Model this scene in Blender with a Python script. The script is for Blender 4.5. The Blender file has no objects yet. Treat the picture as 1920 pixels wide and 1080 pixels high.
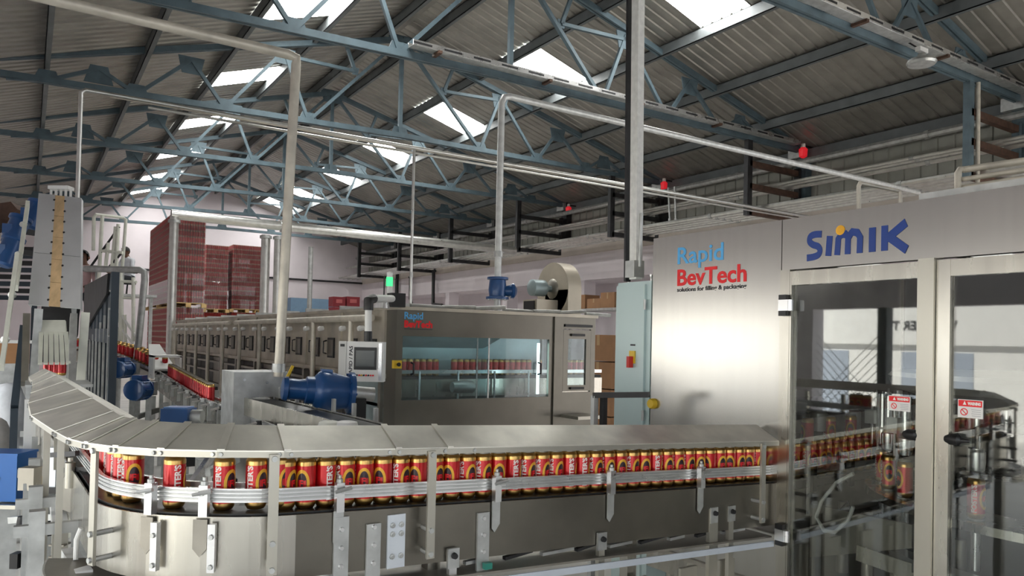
import bpy, bmesh, math, random
from mathutils import Vector, Matrix
random.seed(7)
sc = bpy.context.scene
COL = sc.collection
PI = math.pi
# ------------------------------------------------------------------ camera
YAW, PITCH, ROLL, FPX, CY = math.radians(33.0), math.radians(1.0), 0.022, 1400.0, 614.6
CAMZ = 1.65
_f = Vector((math.sin(YAW) * math.cos(PITCH), math.cos(YAW) * math.cos(PITCH), math.sin(PITCH)))
_r0 = Vector((math.cos(YAW), -math.sin(YAW), 0))
_u0 = _r0.cross(_f)
_r = _r0 * math.cos(ROLL) + _u0 * math.sin(ROLL)
_u = _u0 * math.cos(ROLL) - _r0 * math.sin(ROLL)
C0 = Vector((0, 0, CAMZ))
cam_d = bpy.data.cameras.new('camera')
cam_d.sensor_width = 36.0
cam_d.lens = FPX / 1920 * 36
cam_d.shift_y = (CY - 540) / 1920
cam_d.clip_start, cam_d.clip_end = 0.05, 200
cam = bpy.data.objects.new('camera', cam_d)
COL.objects.link(cam)
cam.matrix_world = Matrix(((_r.x, _u.x, -_f.x, 0), (_r.y, _u.y, -_f.y, 0), (_r.z, _u.z, -_f.z, CAMZ), (0, 0, 0, 1)))
sc.camera = cam
# ------------------------------------------------------------------ world, light, exposure
w = bpy.data.worlds.new('world'); sc.world = w; w.use_nodes = True
bg = w.node_tree.nodes['Background']
bg.inputs[0].default_value = (0.90, 0.96, 1.0, 1)
bg.inputs[1].default_value = 2.2
sc.view_settings.view_transform = 'Standard'
sc.view_settings.look = 'None'
sc.view_settings.gamma = 1
sc.view_settings.use_curve_mapping = False
sc.view_settings.exposure = 0.0
SKYLIGHT = 19.0
sun_d = bpy.data.lights.new('sun', 'SUN'); sun_d.energy = 19.0; sun_d.angle = .01; sun_d.color = (1.0, .96, .88)
sun = bpy.data.objects.new('sun', sun_d); COL.objects.link(sun)
sun.rotation_euler = Vector((-.62, -.10, -.78)).to_track_quat('-Z', 'Y').to_euler()
def area(name, loc, rot, sx, sy, power, col=(1, 1, 1)):
    d = bpy.data.lights.new(name, 'AREA'); d.shape = 'RECTANGLE'; d.size = sx; d.size_y = sy; d.energy = power; d.color = col
    o = bpy.data.objects.new(name, d); COL.objects.link(o); o.location = loc; o.rotation_euler = rot
    return o

def U(u, v, X=None, Y=None, Z=None, D=None):
    """world point seen at photo pixel (u, v) on a given plane or at a given depth"""
    d = _f + _r * ((u - 960) / FPX) + _u * ((CY - v) / FPX)
    if D is not None: t = D
    elif X is not None: t = X / d.x
    elif Y is not None: t = Y / d.y
    else: t = (Z - CAMZ) / d.z
    return C0 + d * t
# ------------------------------------------------------------------ materials
MATS = {}
def mat(name, col, metal=0.0, rough=0.5, var=0.08, scale=6.0, bump=0.0, bscale=40.0, emit=0.0, stretch=None, alpha=None, coat=0.0, spec=None, rv=.2):
    if name in MATS: return MATS[name]
    m = bpy.data.materials.new(name); m.use_nodes = True
    nt = m.node_tree; b = nt.nodes['Principled BSDF']
    tc = nt.nodes.new('ShaderNodeTexCoord')
    src = tc.outputs['Object']
    if stretch:
        mp = nt.nodes.new('ShaderNodeMapping'); mp.inputs['Scale'].default_value = stretch
        nt.links.new(src, mp.inputs[0]); src = mp.outputs[0]
    n = nt.nodes.new('ShaderNodeTexNoise'); n.inputs['Scale'].default_value = scale; n.inputs['Detail'].default_value = 5
    nt.links.new(src, n.inputs['Vector'])
    if var > 0:
        r = nt.nodes.new('ShaderNodeValToRGB')
        r.color_ramp.elements[0].position, r.color_ramp.elements[1].position = 0.3, 0.7
        r.color_ramp.elements[0].color = (*[max(0, c * (1 - var)) for c in col], 1)
        r.color_ramp.elements[1].color = (*[min(1, c * (1 + var)) for c in col], 1)
        nt.links.new(n.outputs['Fac'], r.inputs[0]); nt.links.new(r.outputs[0], b.inputs['Base Color'])
    else:
        b.inputs['Base Color'].default_value = (*col, 1)
    b.inputs['Metallic'].default_value = metal
    mr = nt.nodes.new('ShaderNodeMapRange'); mr.inputs[3].default_value = max(0.02, rough * (1 - rv)); mr.inputs[4].default_value = min(1, rough * (1 + rv))
    nt.links.new(n.outputs['Fac'], mr.inputs[0]); nt.links.new(mr.outputs[0], b.inputs['Roughness'])
    if coat: b.inputs['Coat Weight'].default_value = coat
    if spec is not None: b.inputs['Specular IOR Level'].default_value = spec
    if bump > 0:
        n2 = nt.nodes.new('ShaderNodeTexNoise'); n2.inputs['Scale'].default_value = bscale; n2.inputs['Detail'].default_value = 3
        nt.links.new(src, n2.inputs['Vector'])
        bp = nt.nodes.new('ShaderNodeBump'); bp.inputs['Strength'].default_value = bump; bp.inputs['Distance'].default_value = 0.01
        nt.links.new(n2.outputs['Fac'], bp.inputs['Height']); nt.links.new(bp.outputs[0], b.inputs['Normal'])
    if emit: 
        b.inputs['Emission Color'].default_value = (*col, 1); b.inputs['Emission Strength'].default_value = emit
    if alpha is not None: b.inputs['Alpha'].default_value = alpha
    MATS[name] = m
    return m
def glass_mat(name, tint, refl_ior=1.5, gloss=1.0, dirt=0.0):
    m = bpy.data.materials.new(name); m.use_nodes = True
    nt = m.node_tree; nt.nodes.clear()
    out = nt.nodes.new('ShaderNodeOutputMaterial')
    tr = nt.nodes.new('ShaderNodeBsdfTransparent'); tr.inputs[0].default_value = (*tint, 1)
    gl = nt.nodes.new('ShaderNodeBsdfGlossy'); gl.inputs['Roughness'].default_value = 0.02; gl.inputs[0].default_value = (1, 1, 1, 1)
    fr = nt.nodes.new('ShaderNodeFresnel'); fr.inputs[0].default_value = refl_ior
    mx = nt.nodes.new('ShaderNodeMixShader')
    mu = nt.nodes.new('ShaderNodeMath'); mu.operation = 'MULTIPLY'; mu.inputs[1].default_value = gloss; mu.use_clamp = True
    nt.links.new(fr.outputs[0], mu.inputs[0]); nt.links.new(mu.outputs[0], mx.inputs[0])
    nt.links.new(tr.outputs[0], mx.inputs[1]); nt.links.new(gl.outputs[0], mx.inputs[2])
    last = mx
    if dirt > 0:
        df = nt.nodes.new('ShaderNodeBsdfDiffuse'); df.inputs[0].default_value = (0.8, 0.8, 0.8, 1)
        nz = nt.nodes.new('ShaderNodeTexNoise'); nz.inputs['Scale'].default_value = 9; nz.inputs['Detail'].default_value = 6
        mm = nt.nodes.new('ShaderNodeMath'); mm.operation = 'MULTIPLY'; mm.inputs[1].default_value = dirt
        nt.links.new(nz.outputs['Fac'], mm.inputs[0])
        m2 = nt.nodes.new('ShaderNodeMixShader'); nt.links.new(mm.outputs[0], m2.inputs[0])
        nt.links.new(mx.outputs[0], m2.inputs[1]); nt.links.new(df.outputs[0], m2.inputs[2]); last = m2
    nt.links.new(last.outputs[0], out.inputs[0])
    MATS[name] = m
    return m
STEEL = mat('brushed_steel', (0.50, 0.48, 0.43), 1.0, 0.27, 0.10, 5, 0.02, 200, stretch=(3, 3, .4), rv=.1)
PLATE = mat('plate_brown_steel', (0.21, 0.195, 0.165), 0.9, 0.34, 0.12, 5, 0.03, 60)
STEEL_D = mat('stained_steel', (0.34, 0.32, 0.28), 0.85, 0.42, 0.22, 4, 0.04, 60)
HOOD = mat('hood_sheet', (0.86, 0.84, 0.76), 0.75, 0.38, 0.14, 7, 0.05, 30)
PANEL = mat('brushed_panel', (0.50, 0.485, 0.455), 1.0, 0.25, 0.03, 1.0, 0.0, 220, stretch=(1, 30, 1), rv=.04)
ALU = mat('aluminium', (0.76, 0.76, 0.76), 0.9, 0.28, 0.06, 8)
ALU_W = mat('pale_aluminium', (0.50, 0.48, 0.42), 0.8, 0.36, 0.04, 2, rv=.06)
GALV = mat('galvanised', (0.52, 0.53, 0.52), 0.75, 0.45, 0.2, 12)
PIPEB = mat('pipe_beige', (0.62, 0.58, 0.50), 0.35, 0.45, 0.15, 9, 0.05, 60)
PIPES = mat('pipe_steel', (0.66, 0.66, 0.63), 0.9, 0.3, 0.12, 9)
BLUE_T = mat('truss_blue', (0.095, 0.14, 0.165), 0.1, 0.55, 0.2, 5)
PURL = mat('purlin_grey', (0.15, 0.165, 0.17), 0.2, 0.55, 0.2, 3)
DARK = mat('dark_steel', (0.035, 0.035, 0.037), 0.4, 0.5, 0.3, 8)
RUST = mat('rusty_steel', (0.10, 0.055, 0.038), 0.2, 0.7, 0.4, 9)
BLACK = mat('black_plastic', (0.012, 0.012, 0.013), 0.0, 0.4, 0.1, 10)
RUBBER = mat('black_belt', (0.02, 0.02, 0.02), 0.0, 0.35, 0.2, 20)
NAVY = mat('navy_paint', (0.035, 0.05, 0.068), 0.1, 0.5, 0.12, 6)
BLUEM = mat('motor_blue', (0.012, 0.075, 0.24), 0.1, 0.35, 0.12, 6, coat=0.3)
WHITE = mat('white_paint', (0.82, 0.82, 0.80), 0.0, 0.4, 0.05, 8)
CREAM = mat('cream_paint', (0.78, 0.79, 0.70), 0.05, 0.45, 0.1, 8)
CABG = mat('cabinet_pale_blue', (0.50, 0.62, 0.62), 0.1, 0.33, 0.03, 3)
WALLP = mat('wall_pink_white', (0.80, 0.74, 0.77), 0.0, 0.85, 0.05, 1.2, 0.05, 12)
WALLT = mat('wall_tan', (0.55, 0.49, 0.44), 0.0, 0.85, 0.1, 2, 0.1, 12)
CLAD = mat('cladding_grey', (0.33, 0.33, 0.29), 0.25, 0.5, 0.1, 3)
ROOF = mat('roof_sheet_grey', (0.36, 0.345, 0.31), 0.55, 0.42, 0.16, 2.5, 0.04, 20)
FLOOR = mat('floor_concrete', (0.58, 0.57, 0.54), 0.0, 0.5, 0.16, 1.6, 0.05, 30)
WOOD = mat('plywood_tan', (0.60, 0.42, 0.23), 0.0, 0.6, 0.18, 3, stretch=(6, 6, 1))
PALLET = mat('pallet_wood', (0.62, 0.42, 0.18), 0.0, 0.7, 0.2, 5)
CARTON = mat('carton_brown', (0.30, 0.16, 0.08), 0.0, 0.8, 0.12, 5)
RED = mat('can_red', (0.56, 0.010, 0.014), 0.35, 0.28, 0.04, 8, coat=0.4)
GOLD = mat('can_gold', (0.60, 0.38, 0.13), 1.0, 0.30, 0.06, 8)
YEL = mat('emblem_yellow', (0.80, 0.42, 0.03), 0.2, 0.35, 0.03, 8)
NVY = mat('emblem_navy', (0.03, 0.012, 0.02), 0.1, 0.35, 0.0)
LETW = mat('letter_white', (0.86, 0.80, 0.76), 0.0, 0.4, 0.0)
LETR = mat('logo_red', (0.80, 0.012, 0.018), 0.0, 0.45, 0.0)
LETB = mat('logo_light_blue', (0.10, 0.42, 0.80), 0.0, 0.45, 0.0)
LETN = mat('logo_navy', (0.010, 0.045, 0.24), 0.0, 0.4, 0.0)
LETK = mat('logo_dark', (0.03, 0.03, 0.035), 0.0, 0.5, 0.0)
ORANGE = mat('logo_orange', (0.90, 0.42, 0.02), 0.0, 0.4, 0.25, 14)
SWY = mat('switch_yellow', (0.75, 0.50, 0.03), 0.0, 0.4, 0.05)
SWR = mat('switch_red', (0.55, 0.02, 0.015), 0.0, 0.4, 0.05)
GREEN = mat('lamp_green', (0.05, 0.80, 0.25), 0.0, 0.3, 0.0, emit=1.2)
TUBE = mat('fluorescent_tube', (0.85, 1.0, 0.97), 0.0, 0.3, 0.0, emit=9.0)
SCREEN = mat('screen_dark', (0.012, 0.018, 0.018), 0.0, 0.12, 0.0)
SKYL = mat('skylight_sheet', (1.0, 1.0, 0.97), 0.0, 0.5, 0.0, emit=SKYLIGHT)
CHAMB = mat('chamber_steel', (0.42, 0.52, 0.54), 0.7, 0.4, 0.2, 3)
SKIN = mat('skin_brown', (0.16, 0.075, 0.045), 0, 0.6, 0.05)
HAIR = mat('hair_black', (0.012, 0.01, 0.01), 0, 0.6, 0.1)
CLOTHW = mat('shirt_white', (0.70, 0.72, 0.76), 0, 0.85, 0.08, 12)
CLOTHK = mat('trousers_dark', (0.025, 0.027, 0.035), 0, 0.85, 0.1, 12)
CLOTHP = mat('shirt_pink', (0.70, 0.48, 0.48), 0, 0.85, 0.08, 12)
BAG = mat('bag_woven_white', (0.70, 0.72, 0.76), 0, 0.7, 0.1, 12, 0.4, 8)
GREENP = mat('green_plastic', (0.02, 0.22, 0.17), 0, 0.4, 0.1)
GLASS = glass_mat('door_glass', (0.88, 0.90, 0.89), 1.55, 1.35)
GLASS2 = glass_mat('window_glass', (0.80, 0.90, 0.92), 1.5, 0.9, 0.10)
FILM = glass_mat('stretch_film', (0.96, 0.95, 0.95), 1.5, 0.8, 0.12)
# ------------------------------------------------------------------ mesh builder
class MB:
    def __init__(s): s.v = []; s.f = []; s.sm = []
    def quad(s, *p, smooth=False):
        i = len(s.v); s.v += [tuple(q) for q in p]; s.f.append(tuple(range(i, i + len(p)))); s.sm.append(smooth); return s
    def box(s, a, b):
        x0, y0, z0 = a; x1, y1, z1 = b
        if x0 > x1: x0, x1 = x1, x0
        if y0 > y1: y0, y1 = y1, y0
        if z0 > z1: z0, z1 = z1, z0
        i = len(s.v)
        s.v += [(x0, y0, z0), (x1, y0, z0), (x1, y1, z0), (x0, y1, z0), (x0, y0, z1), (x1, y0, z1), (x1, y1, z1), (x0, y1, z1)]
        for q in ((3, 2, 1, 0), (4, 5, 6, 7), (0, 1, 5, 4), (1, 2, 6, 5), (2, 3, 7, 6), (3, 0, 4, 7)):
            s.f.append(tuple(i + k for k in q)); s.sm.append(False)
        return s
    def cbox(s, c, d): return s.box([c[k] - d[k] / 2 for k in range(3)], [c[k] + d[k] / 2 for k in range(3)])
    def obox(s, c, ax, ay, az, d):
        """oriented box: centre, three unit axes, three sizes"""
        c = Vector(c); i = len(s.v); ax, ay, az = Vector(ax) * d[0] / 2, Vector(ay) * d[1] / 2, Vector(az) * d[2] / 2
        for sz in (-1, 1):
            for sx, sy in ((-1, -1), (1, -1), (1, 1), (-1, 1)):
                s.v.append(tuple(c + ax * sx + ay * sy + az * sz))
        for q in ((3, 2, 1, 0), (4, 5, 6, 7), (0, 1, 5, 4), (1, 2, 6, 5), (2, 3, 7, 6), (3, 0, 4, 7)):
            s.f.append(tuple(i + k for k in q)); s.sm.append(False)
        return s
    def bar(s, p, q, w, h, up=(0, 0, 1)):
        p, q = Vector(p), Vector(q); d = (q - p); L = d.length
        if L < 1e-6: return s
        d /= L; up = Vector(up)
        if abs(d.dot(up)) > 0.98: up = Vector((1, 0, 0)) if abs(d.x) < 0.9 else Vector((0, 1, 0))
        sd = d.cross(up).normalized(); u2 = sd.cross(d)
        return s.obox((p + q) / 2, d, sd, u2, (L, w, h))
    def tube(s, pts, r, n=10, caps=True, r2=None):
        pts = [Vector(p) for p in pts]; rings = []; prev = None
        for k, p in enumerate(pts):
            if k == 0: t = pts[1] - p
            elif k == len(pts) - 1: t = p - pts[k - 1]
            else: t = (pts[k + 1] - p).normalized() + (p - pts[k - 1]).normalized()
            t.normalize()
            if prev is None:
                a = Vector((0, 0, 1)) if abs(t.z) < 0.9 else Vector((1, 0, 0))
                prev = t.cross(a).normalized()
            nrm = (prev - t * prev.dot(t)).normalized(); prev = nrm; bn = t.cross(nrm)
            rr = r if r2 is None else r + (r2 - r) * k / (len(pts) - 1)
            rings.append([p + (nrm * math.cos(2 * PI * j / n) + bn * math.sin(2 * PI * j / n)) * rr for j in range(n)])
        i0 = len(s.v)
        for R in rings: s.v += [tuple(q) for q in R]
        for k in range(len(rings) - 1):
            for j in range(n):
                a = i0 + k * n + j; b = i0 + k * n + (j + 1) % n
                s.f.append((a, b, b + n, a + n)); s.sm.append(True)
        if caps:
            s.f.append(tuple(i0 + j for j in reversed(range(n)))); s.sm.append(False)
            e = i0 + (len(rings) - 1) * n
            s.f.append(tuple(e + j for j in range(n))); s.sm.append(False)
        return s
    def lathe(s, c, axis, prof, n=16, caps=True):
        """prof: (distance along axis, radius)"""
        c = Vector(c); ax = Vector(axis).normalized()
        a = Vector((0, 0, 1)) if abs(ax.z) < 0.9 else Vector((1, 0, 0))
        e1 = ax.cross(a).normalized(); e2 = ax.cross(e1); i0 = len(s.v)
        for h, r in prof:
            for j in range(n):
                t = 2 * PI * j / n
                s.v.append(tuple(c + ax * h + (e1 * math.cos(t) + e2 * math.sin(t)) * max(r, 1e-4)))
        for k in range(len(prof) - 1):
            for j in range(n):
                p = i0 + k * n + j; q = i0 + k * n + (j + 1) % n
                s.f.append((p, q, q + n, p + n)); s.sm.append(True)
        if caps:
            s.f.append(tuple(i0 + j for j in reversed(range(n)))); s.sm.append(False)
            e = i0 + (len(prof) - 1) * n
            s.f.append(tuple(e + j for j in range(n))); s.sm.append(False)
        return s
    def prism(s, poly, vec):
        """closed polygon (3d points) pushed along vec"""
        n = len(poly); i = len(s.v); vec = Vector(vec)
        s.v += [tuple(p) for p in poly] + [tuple(Vector(p) + vec) for p in poly]
        s.f.append(tuple(i + k for k in reversed(range(n)))); s.sm.append(False)
        s.f.append(tuple(i + n + k for k in range(n))); s.sm.append(False)
        for k in range(n):
            a, b = i + k, i + (k + 1) % n
            s.f.append((a, b, b + n, a + n)); s.sm.append(False)
        return s
    def strip(s, A, B, thick=None):
        """ribbon between two point lists; thick = vector offset for a solid"""
        i = len(s.v); n = len(A)
        if thick is None:
            s.v += [tuple(p) for p in A] + [tuple(p) for p in B]
            for k in range(n - 1): s.f.append((i + k, i + k + 1, i + n + k + 1, i + n + k)); s.sm.append(True)
        else:
            T = thick if isinstance(thick, list) else [Vector(thick)] * n
            s.v += [tuple(p) for p in A] + [tuple(p) for p in B]
            s.v += [tuple(Vector(p) + t) for p, t in zip(A, T)] + [tuple(Vector(p) + t) for p, t in zip(B, T)]
            a, b, c, d = i, i + n, i + 2 * n, i + 3 * n
            for k in range(n - 1):
                for q in ((a + k, a + k + 1, b + k + 1, b + k), (c + k, d + k, d + k + 1, c + k + 1), (a + k, c + k, c + k + 1, a + k + 1), (b + k, b + k + 1, d + k + 1, d + k)):
                    s.f.append(q); s.sm.append(False)
            for k in (0, n - 1): s.f.append((a + k, b + k, d + k, c + k)); s.sm.append(False)
        return s
    def mesh(s, name, m, recalc=True):
        me = bpy.data.meshes.new(name)
        me.from_pydata(s.v, [], s.f)
        me.polygons.foreach_set('use_smooth', s.sm)
        if recalc:
            bm = bmesh.new(); bm.from_mesh(me); bmesh.ops.recalc_face_normals(bm, faces=bm.faces); bm.to_mesh(me); bm.free()
        if any(s.sm): me.set_sharp_from_angle(angle=math.radians(38))
        me.materials.append(m); me.update()
        return me
    def build(s, name, m, parent=None):
        return link(name, s.mesh(name, m), parent)
def link(name, me, parent=None):
    o = bpy.data.objects.new(name, me); COL.objects.link(o)
    if parent is not None:
        o.parent = parent
        if name not in KEEP: o.matrix_parent_inverse = INV[parent.name] if parent.name in INV else Matrix()
    return o
KEEP = set(); INV = {}
def thing(name, label, cat, loc=(0, 0, 0), group=None, kind=None):
    o = bpy.data.objects.new(name, None); COL.objects.link(o); o.location = loc; o.empty_display_size = 0.1
    INV[o.name] = Matrix.Translation(-Vector(loc))
    tag(o, label, cat, group, kind)
    return o
def tag(o, label=None, cat=None, group=None, kind=None):
    if label: o['label'] = label
    if cat: o['category'] = cat
    if group: o['group'] = group
    if kind: o['kind'] = kind
    return o
def struct(name, loc=(0, 0, 0)):
    o = bpy.data.objects.new(name, None); COL.objects.link(o); o.location = loc; o['kind'] = 'structure'
    INV[o.name] = Matrix.Translation(-Vector(loc)); return o
def copy_tree(o, loc, label=None, parent=None):
    c = o.copy(); COL.objects.link(c); c.location = loc
    if label: c['label'] = label
    for ch in o.children:
        d = ch.copy(); COL.objects.link(d); d.parent = c; d.matrix_parent_inverse = ch.matrix_parent_inverse.copy()
        for g in ch.children:
            e = g.copy(); COL.objects.link(e); e.parent = d; e.matrix_parent_inverse = g.matrix_parent_inverse.copy()
    return c
def text_mesh(body, size, bold=0.0, shear=0.0, spacing=1.0, sx=1.0):
    """flat text in the xy plane, its lower left corner at the origin: (verts, faces)"""
    cu = bpy.data.curves.new('lettering', 'FONT'); cu.body = body; cu.size = size; cu.offset = bold; cu.shear = shear; cu.space_character = spacing
    cu.resolution_u = 3
    ob = bpy.data.objects.new('lettering', cu); COL.objects.link(ob)
    dg = bpy.context.evaluated_depsgraph_get()
    me = bpy.data.meshes.new_from_object(ob.evaluated_get(dg))
    bpy.data.objects.remove(ob); bpy.data.curves.remove(cu)
    vs = [v.co.copy() for v in me.vertices]; fs = [tuple(p.vertices) for p in me.polygons]
    bpy.data.meshes.remove(me)
    x0 = min(v.x for v in vs); y0 = min(v.y for v in vs)
    vs = [Vector(((v.x - x0) * sx, v.y - y0, 0)) for v in vs]
    return vs, fs
def flat_text(name, body, size, m, parent, o, ex, ey, width=None, **k):
    """lettering laid on a surface: origin o, unit directions ex (reading) and ey (up)"""
    vs, fs = text_mesh(body, size, **k)
    wd = max(v.x for v in vs); q = width / wd if width else 1.0
    o, ex, ey = Vector(o), Vector(ex), Vector(ey)
    mb = MB(); mb.v = [tuple(o + ex * v.x * q + ey * v.y) for v in vs]; mb.f = fs; mb.sm = [False] * len(fs)
    return link(name, mb.mesh(name, m, False), parent)
def arc(c, r, a0, a1, n, z=0):
    return [Vector((c[0] + r * math.cos(a0 + (a1 - a0) * k / n), c[1] + r * math.sin(a0 + (a1 - a0) * k / n), z)) for k in range(n + 1)]

# ================================================================== the building
XR, XG, XL, SL = 14.0, 6.36, -1.35, 0.30
ZG = 8.15
YB, YN = 34.6, -3.53
def roof_z(x): return ZG - (SL if x > XG else SL + .03) * abs(x - XG)
fl = MB().quad((-14, -9, 0), (15.5, -9, 0), (15.5, 36, 0), (-14, 36, 0)).build('floor', FLOOR); fl['kind'] = 'structure'

# roof: corrugated sheets, each one a piece, purlins, translucent skylights
ceiling = struct('ceiling')
SW = 1.05
def sheet_mesh(name, x0, x1, m):
    mb = MB(); pitch = SW / 5; prof = []
    fa, fb, fc, hh = (.52, .62, .90, .035) if x0 < XG - .1 else (.70, .77, .93, .026)
    for k in range(5):
        y = k * pitch
        prof += [(y, 0), (y + pitch * fa, 0), (y + pitch * fb, hh), (y + pitch * fc, hh), (y + pitch, 0)]
    prof = [p for i, p in enumerate(prof) if i == 0 or p != prof[i - 1]]
    A = [(x0, y, roof_z(x0) + h) for y, h in prof]; B = [(x1, y, roof_z(x1) + h) for y, h in prof]
    mb.strip(A, B); mb.sm = [False] * len(mb.sm)
    return mb.mesh(name, m, False)
rowsx = [(XL - .2, 3.05), (3.05, 4.5), (4.5, XG)]
rows = [(a, b) for a, b in rowsx] + [(2 * XG - b, 2 * XG - a) for a, b in rowsx]
SHEETS = [sheet_mesh('roof_sheet', a, b, ROOF) for a, b in rows]
SKYS = {1: sheet_mesh('skylight', *rows[1], SKYL), 4: sheet_mesh('skylight', *rows[4], SKYL)}
TY = [5.82 + 4.2 * k for k in range(7)]
sky_y = [8.545 + 4.2 * k for k in range(6)] + [32.695]
ns = int((YB - YN) / SW) + 1
for k in range(ns):
    y = YN + k * SW
    for r in range(6):
        is_sky = r in (1, 4) and any(abs(y + SW / 2 - q) < .2 for q in sky_y)
        o = link('skylight' if is_sky else 'roof_sheet', SKYS[r] if is_sky else SHEETS[r], ceiling)
        o.location = (0, y, 0)
px = [-1.2, .15, 1.6, 3.05, 4.5, 5.95]
for x in px + [2 * XG - a for a in px]:
    z = roof_z(x) - .02
    mb = MB().box((x - .035, YN, z - .20), (x - .025, YB, z)); mb.box((x - .035, YN, z - .012), (x + .045, YB, z)); mb.box((x - .035, YN, z - .20), (x + .045, YB, z - .185))
    mb.build('purlin', PURL, ceiling)
MB().box((XG - .25, YN, ZG - .02), (XG + .25, YB, ZG + .03)).build('ridge_cap', ROOF, ceiling)

# roof trusses
ZB = 5.85
def zbot(x): return ZB - .025 * max(0, XG - x)
def ztop(x): return roof_z(x) - .30
def make_truss():
    t = thing('roof_truss', '', 'truss', (0, 0, 0), 'blue steel roof trusses across the hall')
    h = .05
    mb = MB()
    for yy in (-.034, .034):
        mb.bar((XL + .1, yy, zbot(XL)), (XG, yy, ZB), .042, .10); mb.bar((XG, yy, ZB), (XR - .12, yy, ZB), .042, .10)
    mb.build('bottom_chord', BLUE_T, t)
    for s in (-1, 1):
        e = XL + .1 if s < 0 else XR - .12
        mb = MB()
        for yy in (-.035, .035): mb.bar((XG, yy, ztop(XG)), (e, yy, max(ztop(e), zbot(e) + .06)), .042, .10)
        mb.build('top_chord', BLUE_T, t)
    MB().bar((XG, 0, ZB), (XG, 0, ztop(XG)), .075, .075, (0, 1, 0)).build('king_post', BLUE_T, t)
    def gus(x, z, w, hh):
        MB().prism([(x - w, -.01, z - hh), (x + w, -.01, z - hh), (x + w * .6, -.01, z + hh), (x - w * .6, -.01, z + hh)] if z < ZB + .3 else
                   [(x - w, -.01, z + hh), (x - w * .7, -.01, z - hh), (x + w * .7, -.01, z - hh), (x + w, -.01, z + hh)], (0, .02, 0)).build('gusset', BLUE_T, t)
    gus(XG, ztop(XG) - .08, .32, .16); gus(XG, ZB + .06, .22, .12)
    for s in (-1, 1):
        X = lambda d: XG + s * d
        Bn = [1.92, 3.46, 4.9, 6.2]; Tn = [2.42, 4.04, 5.47, 6.75]
        mid = (X(1.0), 0, (ztop(XG) + ZB) / 2 + .12)
        webs = [((X(.1), 0, ztop(XG) - .08), (X(1.92), 0, zbot(X(1.92)))), ((X(1.92), 0, zbot(X(1.92))), (X(2.42), 0, ztop(X(2.42)))), (mid, (X(2.42), 0, ztop(X(2.42)) - .08)), (mid, (X(1.2), 0, ztop(X(1.2))))]
        for i in range(4):
            if i < 3:
                webs.append(((X(Tn[i]), 0, ztop(X(Tn[i]))), (X(Bn[i + 1]), 0, zbot(X(Bn[i + 1])))))
                webs.append(((X(Bn[i + 1]), 0, zbot(X(Bn[i + 1]))), (X(Tn[i + 1]), 0, ztop(X(Tn[i + 1])))))
        for k, (a, b) in enumerate(webs): MB().bar(a, b, .06, .06 if k else .075, (0, 1, 0)).build('web', BLUE_T, t)
        for d in Bn: gus(X(d), zbot(X(d)) + .07, .20, .10)
        for d in Tn[:3]: gus(X(d), ztop(X(d)) - .10, .22, .15)
        gus(mid[0], mid[2], .08, .07)
    return t
tr_lab = ['blue steel roof truss nearest the filling machine, crossing the top right corner', 'blue roof truss carrying a cable tray, second from the camera',
          'blue roof truss third from the camera, behind the tall beige pipe', 'blue roof truss fourth from the camera, above the stacked cans', 'blue roof truss fifth from the camera',
          'blue roof truss sixth from the camera', 'farthest blue roof truss close to the pink end wall']
tr0 = make_truss()
for k, y in enumerate(TY):
    if k == 0: tr0.location = (0, y, 0); tr0['label'] = tr_lab[0]
    else: copy_tree(tr0, (0, y, 0), tr_lab[k])

# right wall: white beam, tan ledge, recessed lower wall with piers, ribbed cladding above
wr = struct('wall_right')
zt = U(1220, 440, X=XR - .3).z; zb = U(1160, 520, X=XR - .3).z
MB().box((XR - .3, 2, zb), (XR + .2, YB, zt - .28)).build('beam', WALLP, wr)
MB().box((XR - .34, 2, zt - .28), (XR + .2, YB, zt)).build('ledge', WALLT, wr)
MB().box((XR + .9, 2, 0), (XR + 1.1, YB, zb + .02)).build('recess_wall', WALLP, wr)
MB().box((XR - .2, 2, zb - .01), (XR + 1.1, YB, zb + .1)).build('soffit', WALLP, wr)
for k in range(8):
    y = 5.82 + 4.2 * k - 1.0
    MB().box((XR - .28, y - .15, 0), (XR + .15, y + .15, zb)).build('pier', WALLP, wr)
CWD = 1.25
mb = MB(); prof = []
for k in range(4):
    y = k * CWD / 4
    prof += [(y, 0), (y + .25, 0), (y + .265, -.03), (y + .298, -.03)]
prof.append((CWD, 0))
mb.strip([(XR + h, y, zt) for y, h in prof], [(XR + h, y, roof_z(XR) + .05) for y, h in prof]); mb.sm = [False] * len(mb.sm)
cm = mb.mesh('cladding_sheet', CLAD, False)
for k in range(int((YB - 2) / CWD) + 1):
    o = link('cladding_sheet', cm, wr); o.location = (0, 2 + k * CWD, 0)
for y in TY:
    MB().box((XR - .22, y - .12, zt - .3), (XR - .02, y + .12, ZB + .1)).build('column', DARK if y > 14 else BLUE_T, wr)
    MB().box((XR - .32, y - .10, ZB - .16), (XR - .1, y + .25, ZB + .06)).build('bearing_pad', GALV, wr)
# eaves purlin under the sheet edge
MB().box((XR - .18, 2, roof_z(XR - .1) - .30), (XR - .10, YB, roof_z(XR - .1) - .02)).build('eaves_beam', PURL, wr)

wb = MB().prism([(XL, YB, 0), (XR + 1, YB, 0), (XR + 1, YB, roof_z(XR)), (XG, YB, ZG), (XL, YB, roof_z(XL))], (0, .2, 0)).build('wall_back', WALLP); wb['kind'] = 'structure'
tb = MB().box((XL, YB - .08, 4.25), (XR, YB, 4.33)).build('trim_1', DARK); tb['kind'] = 'structure'
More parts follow.
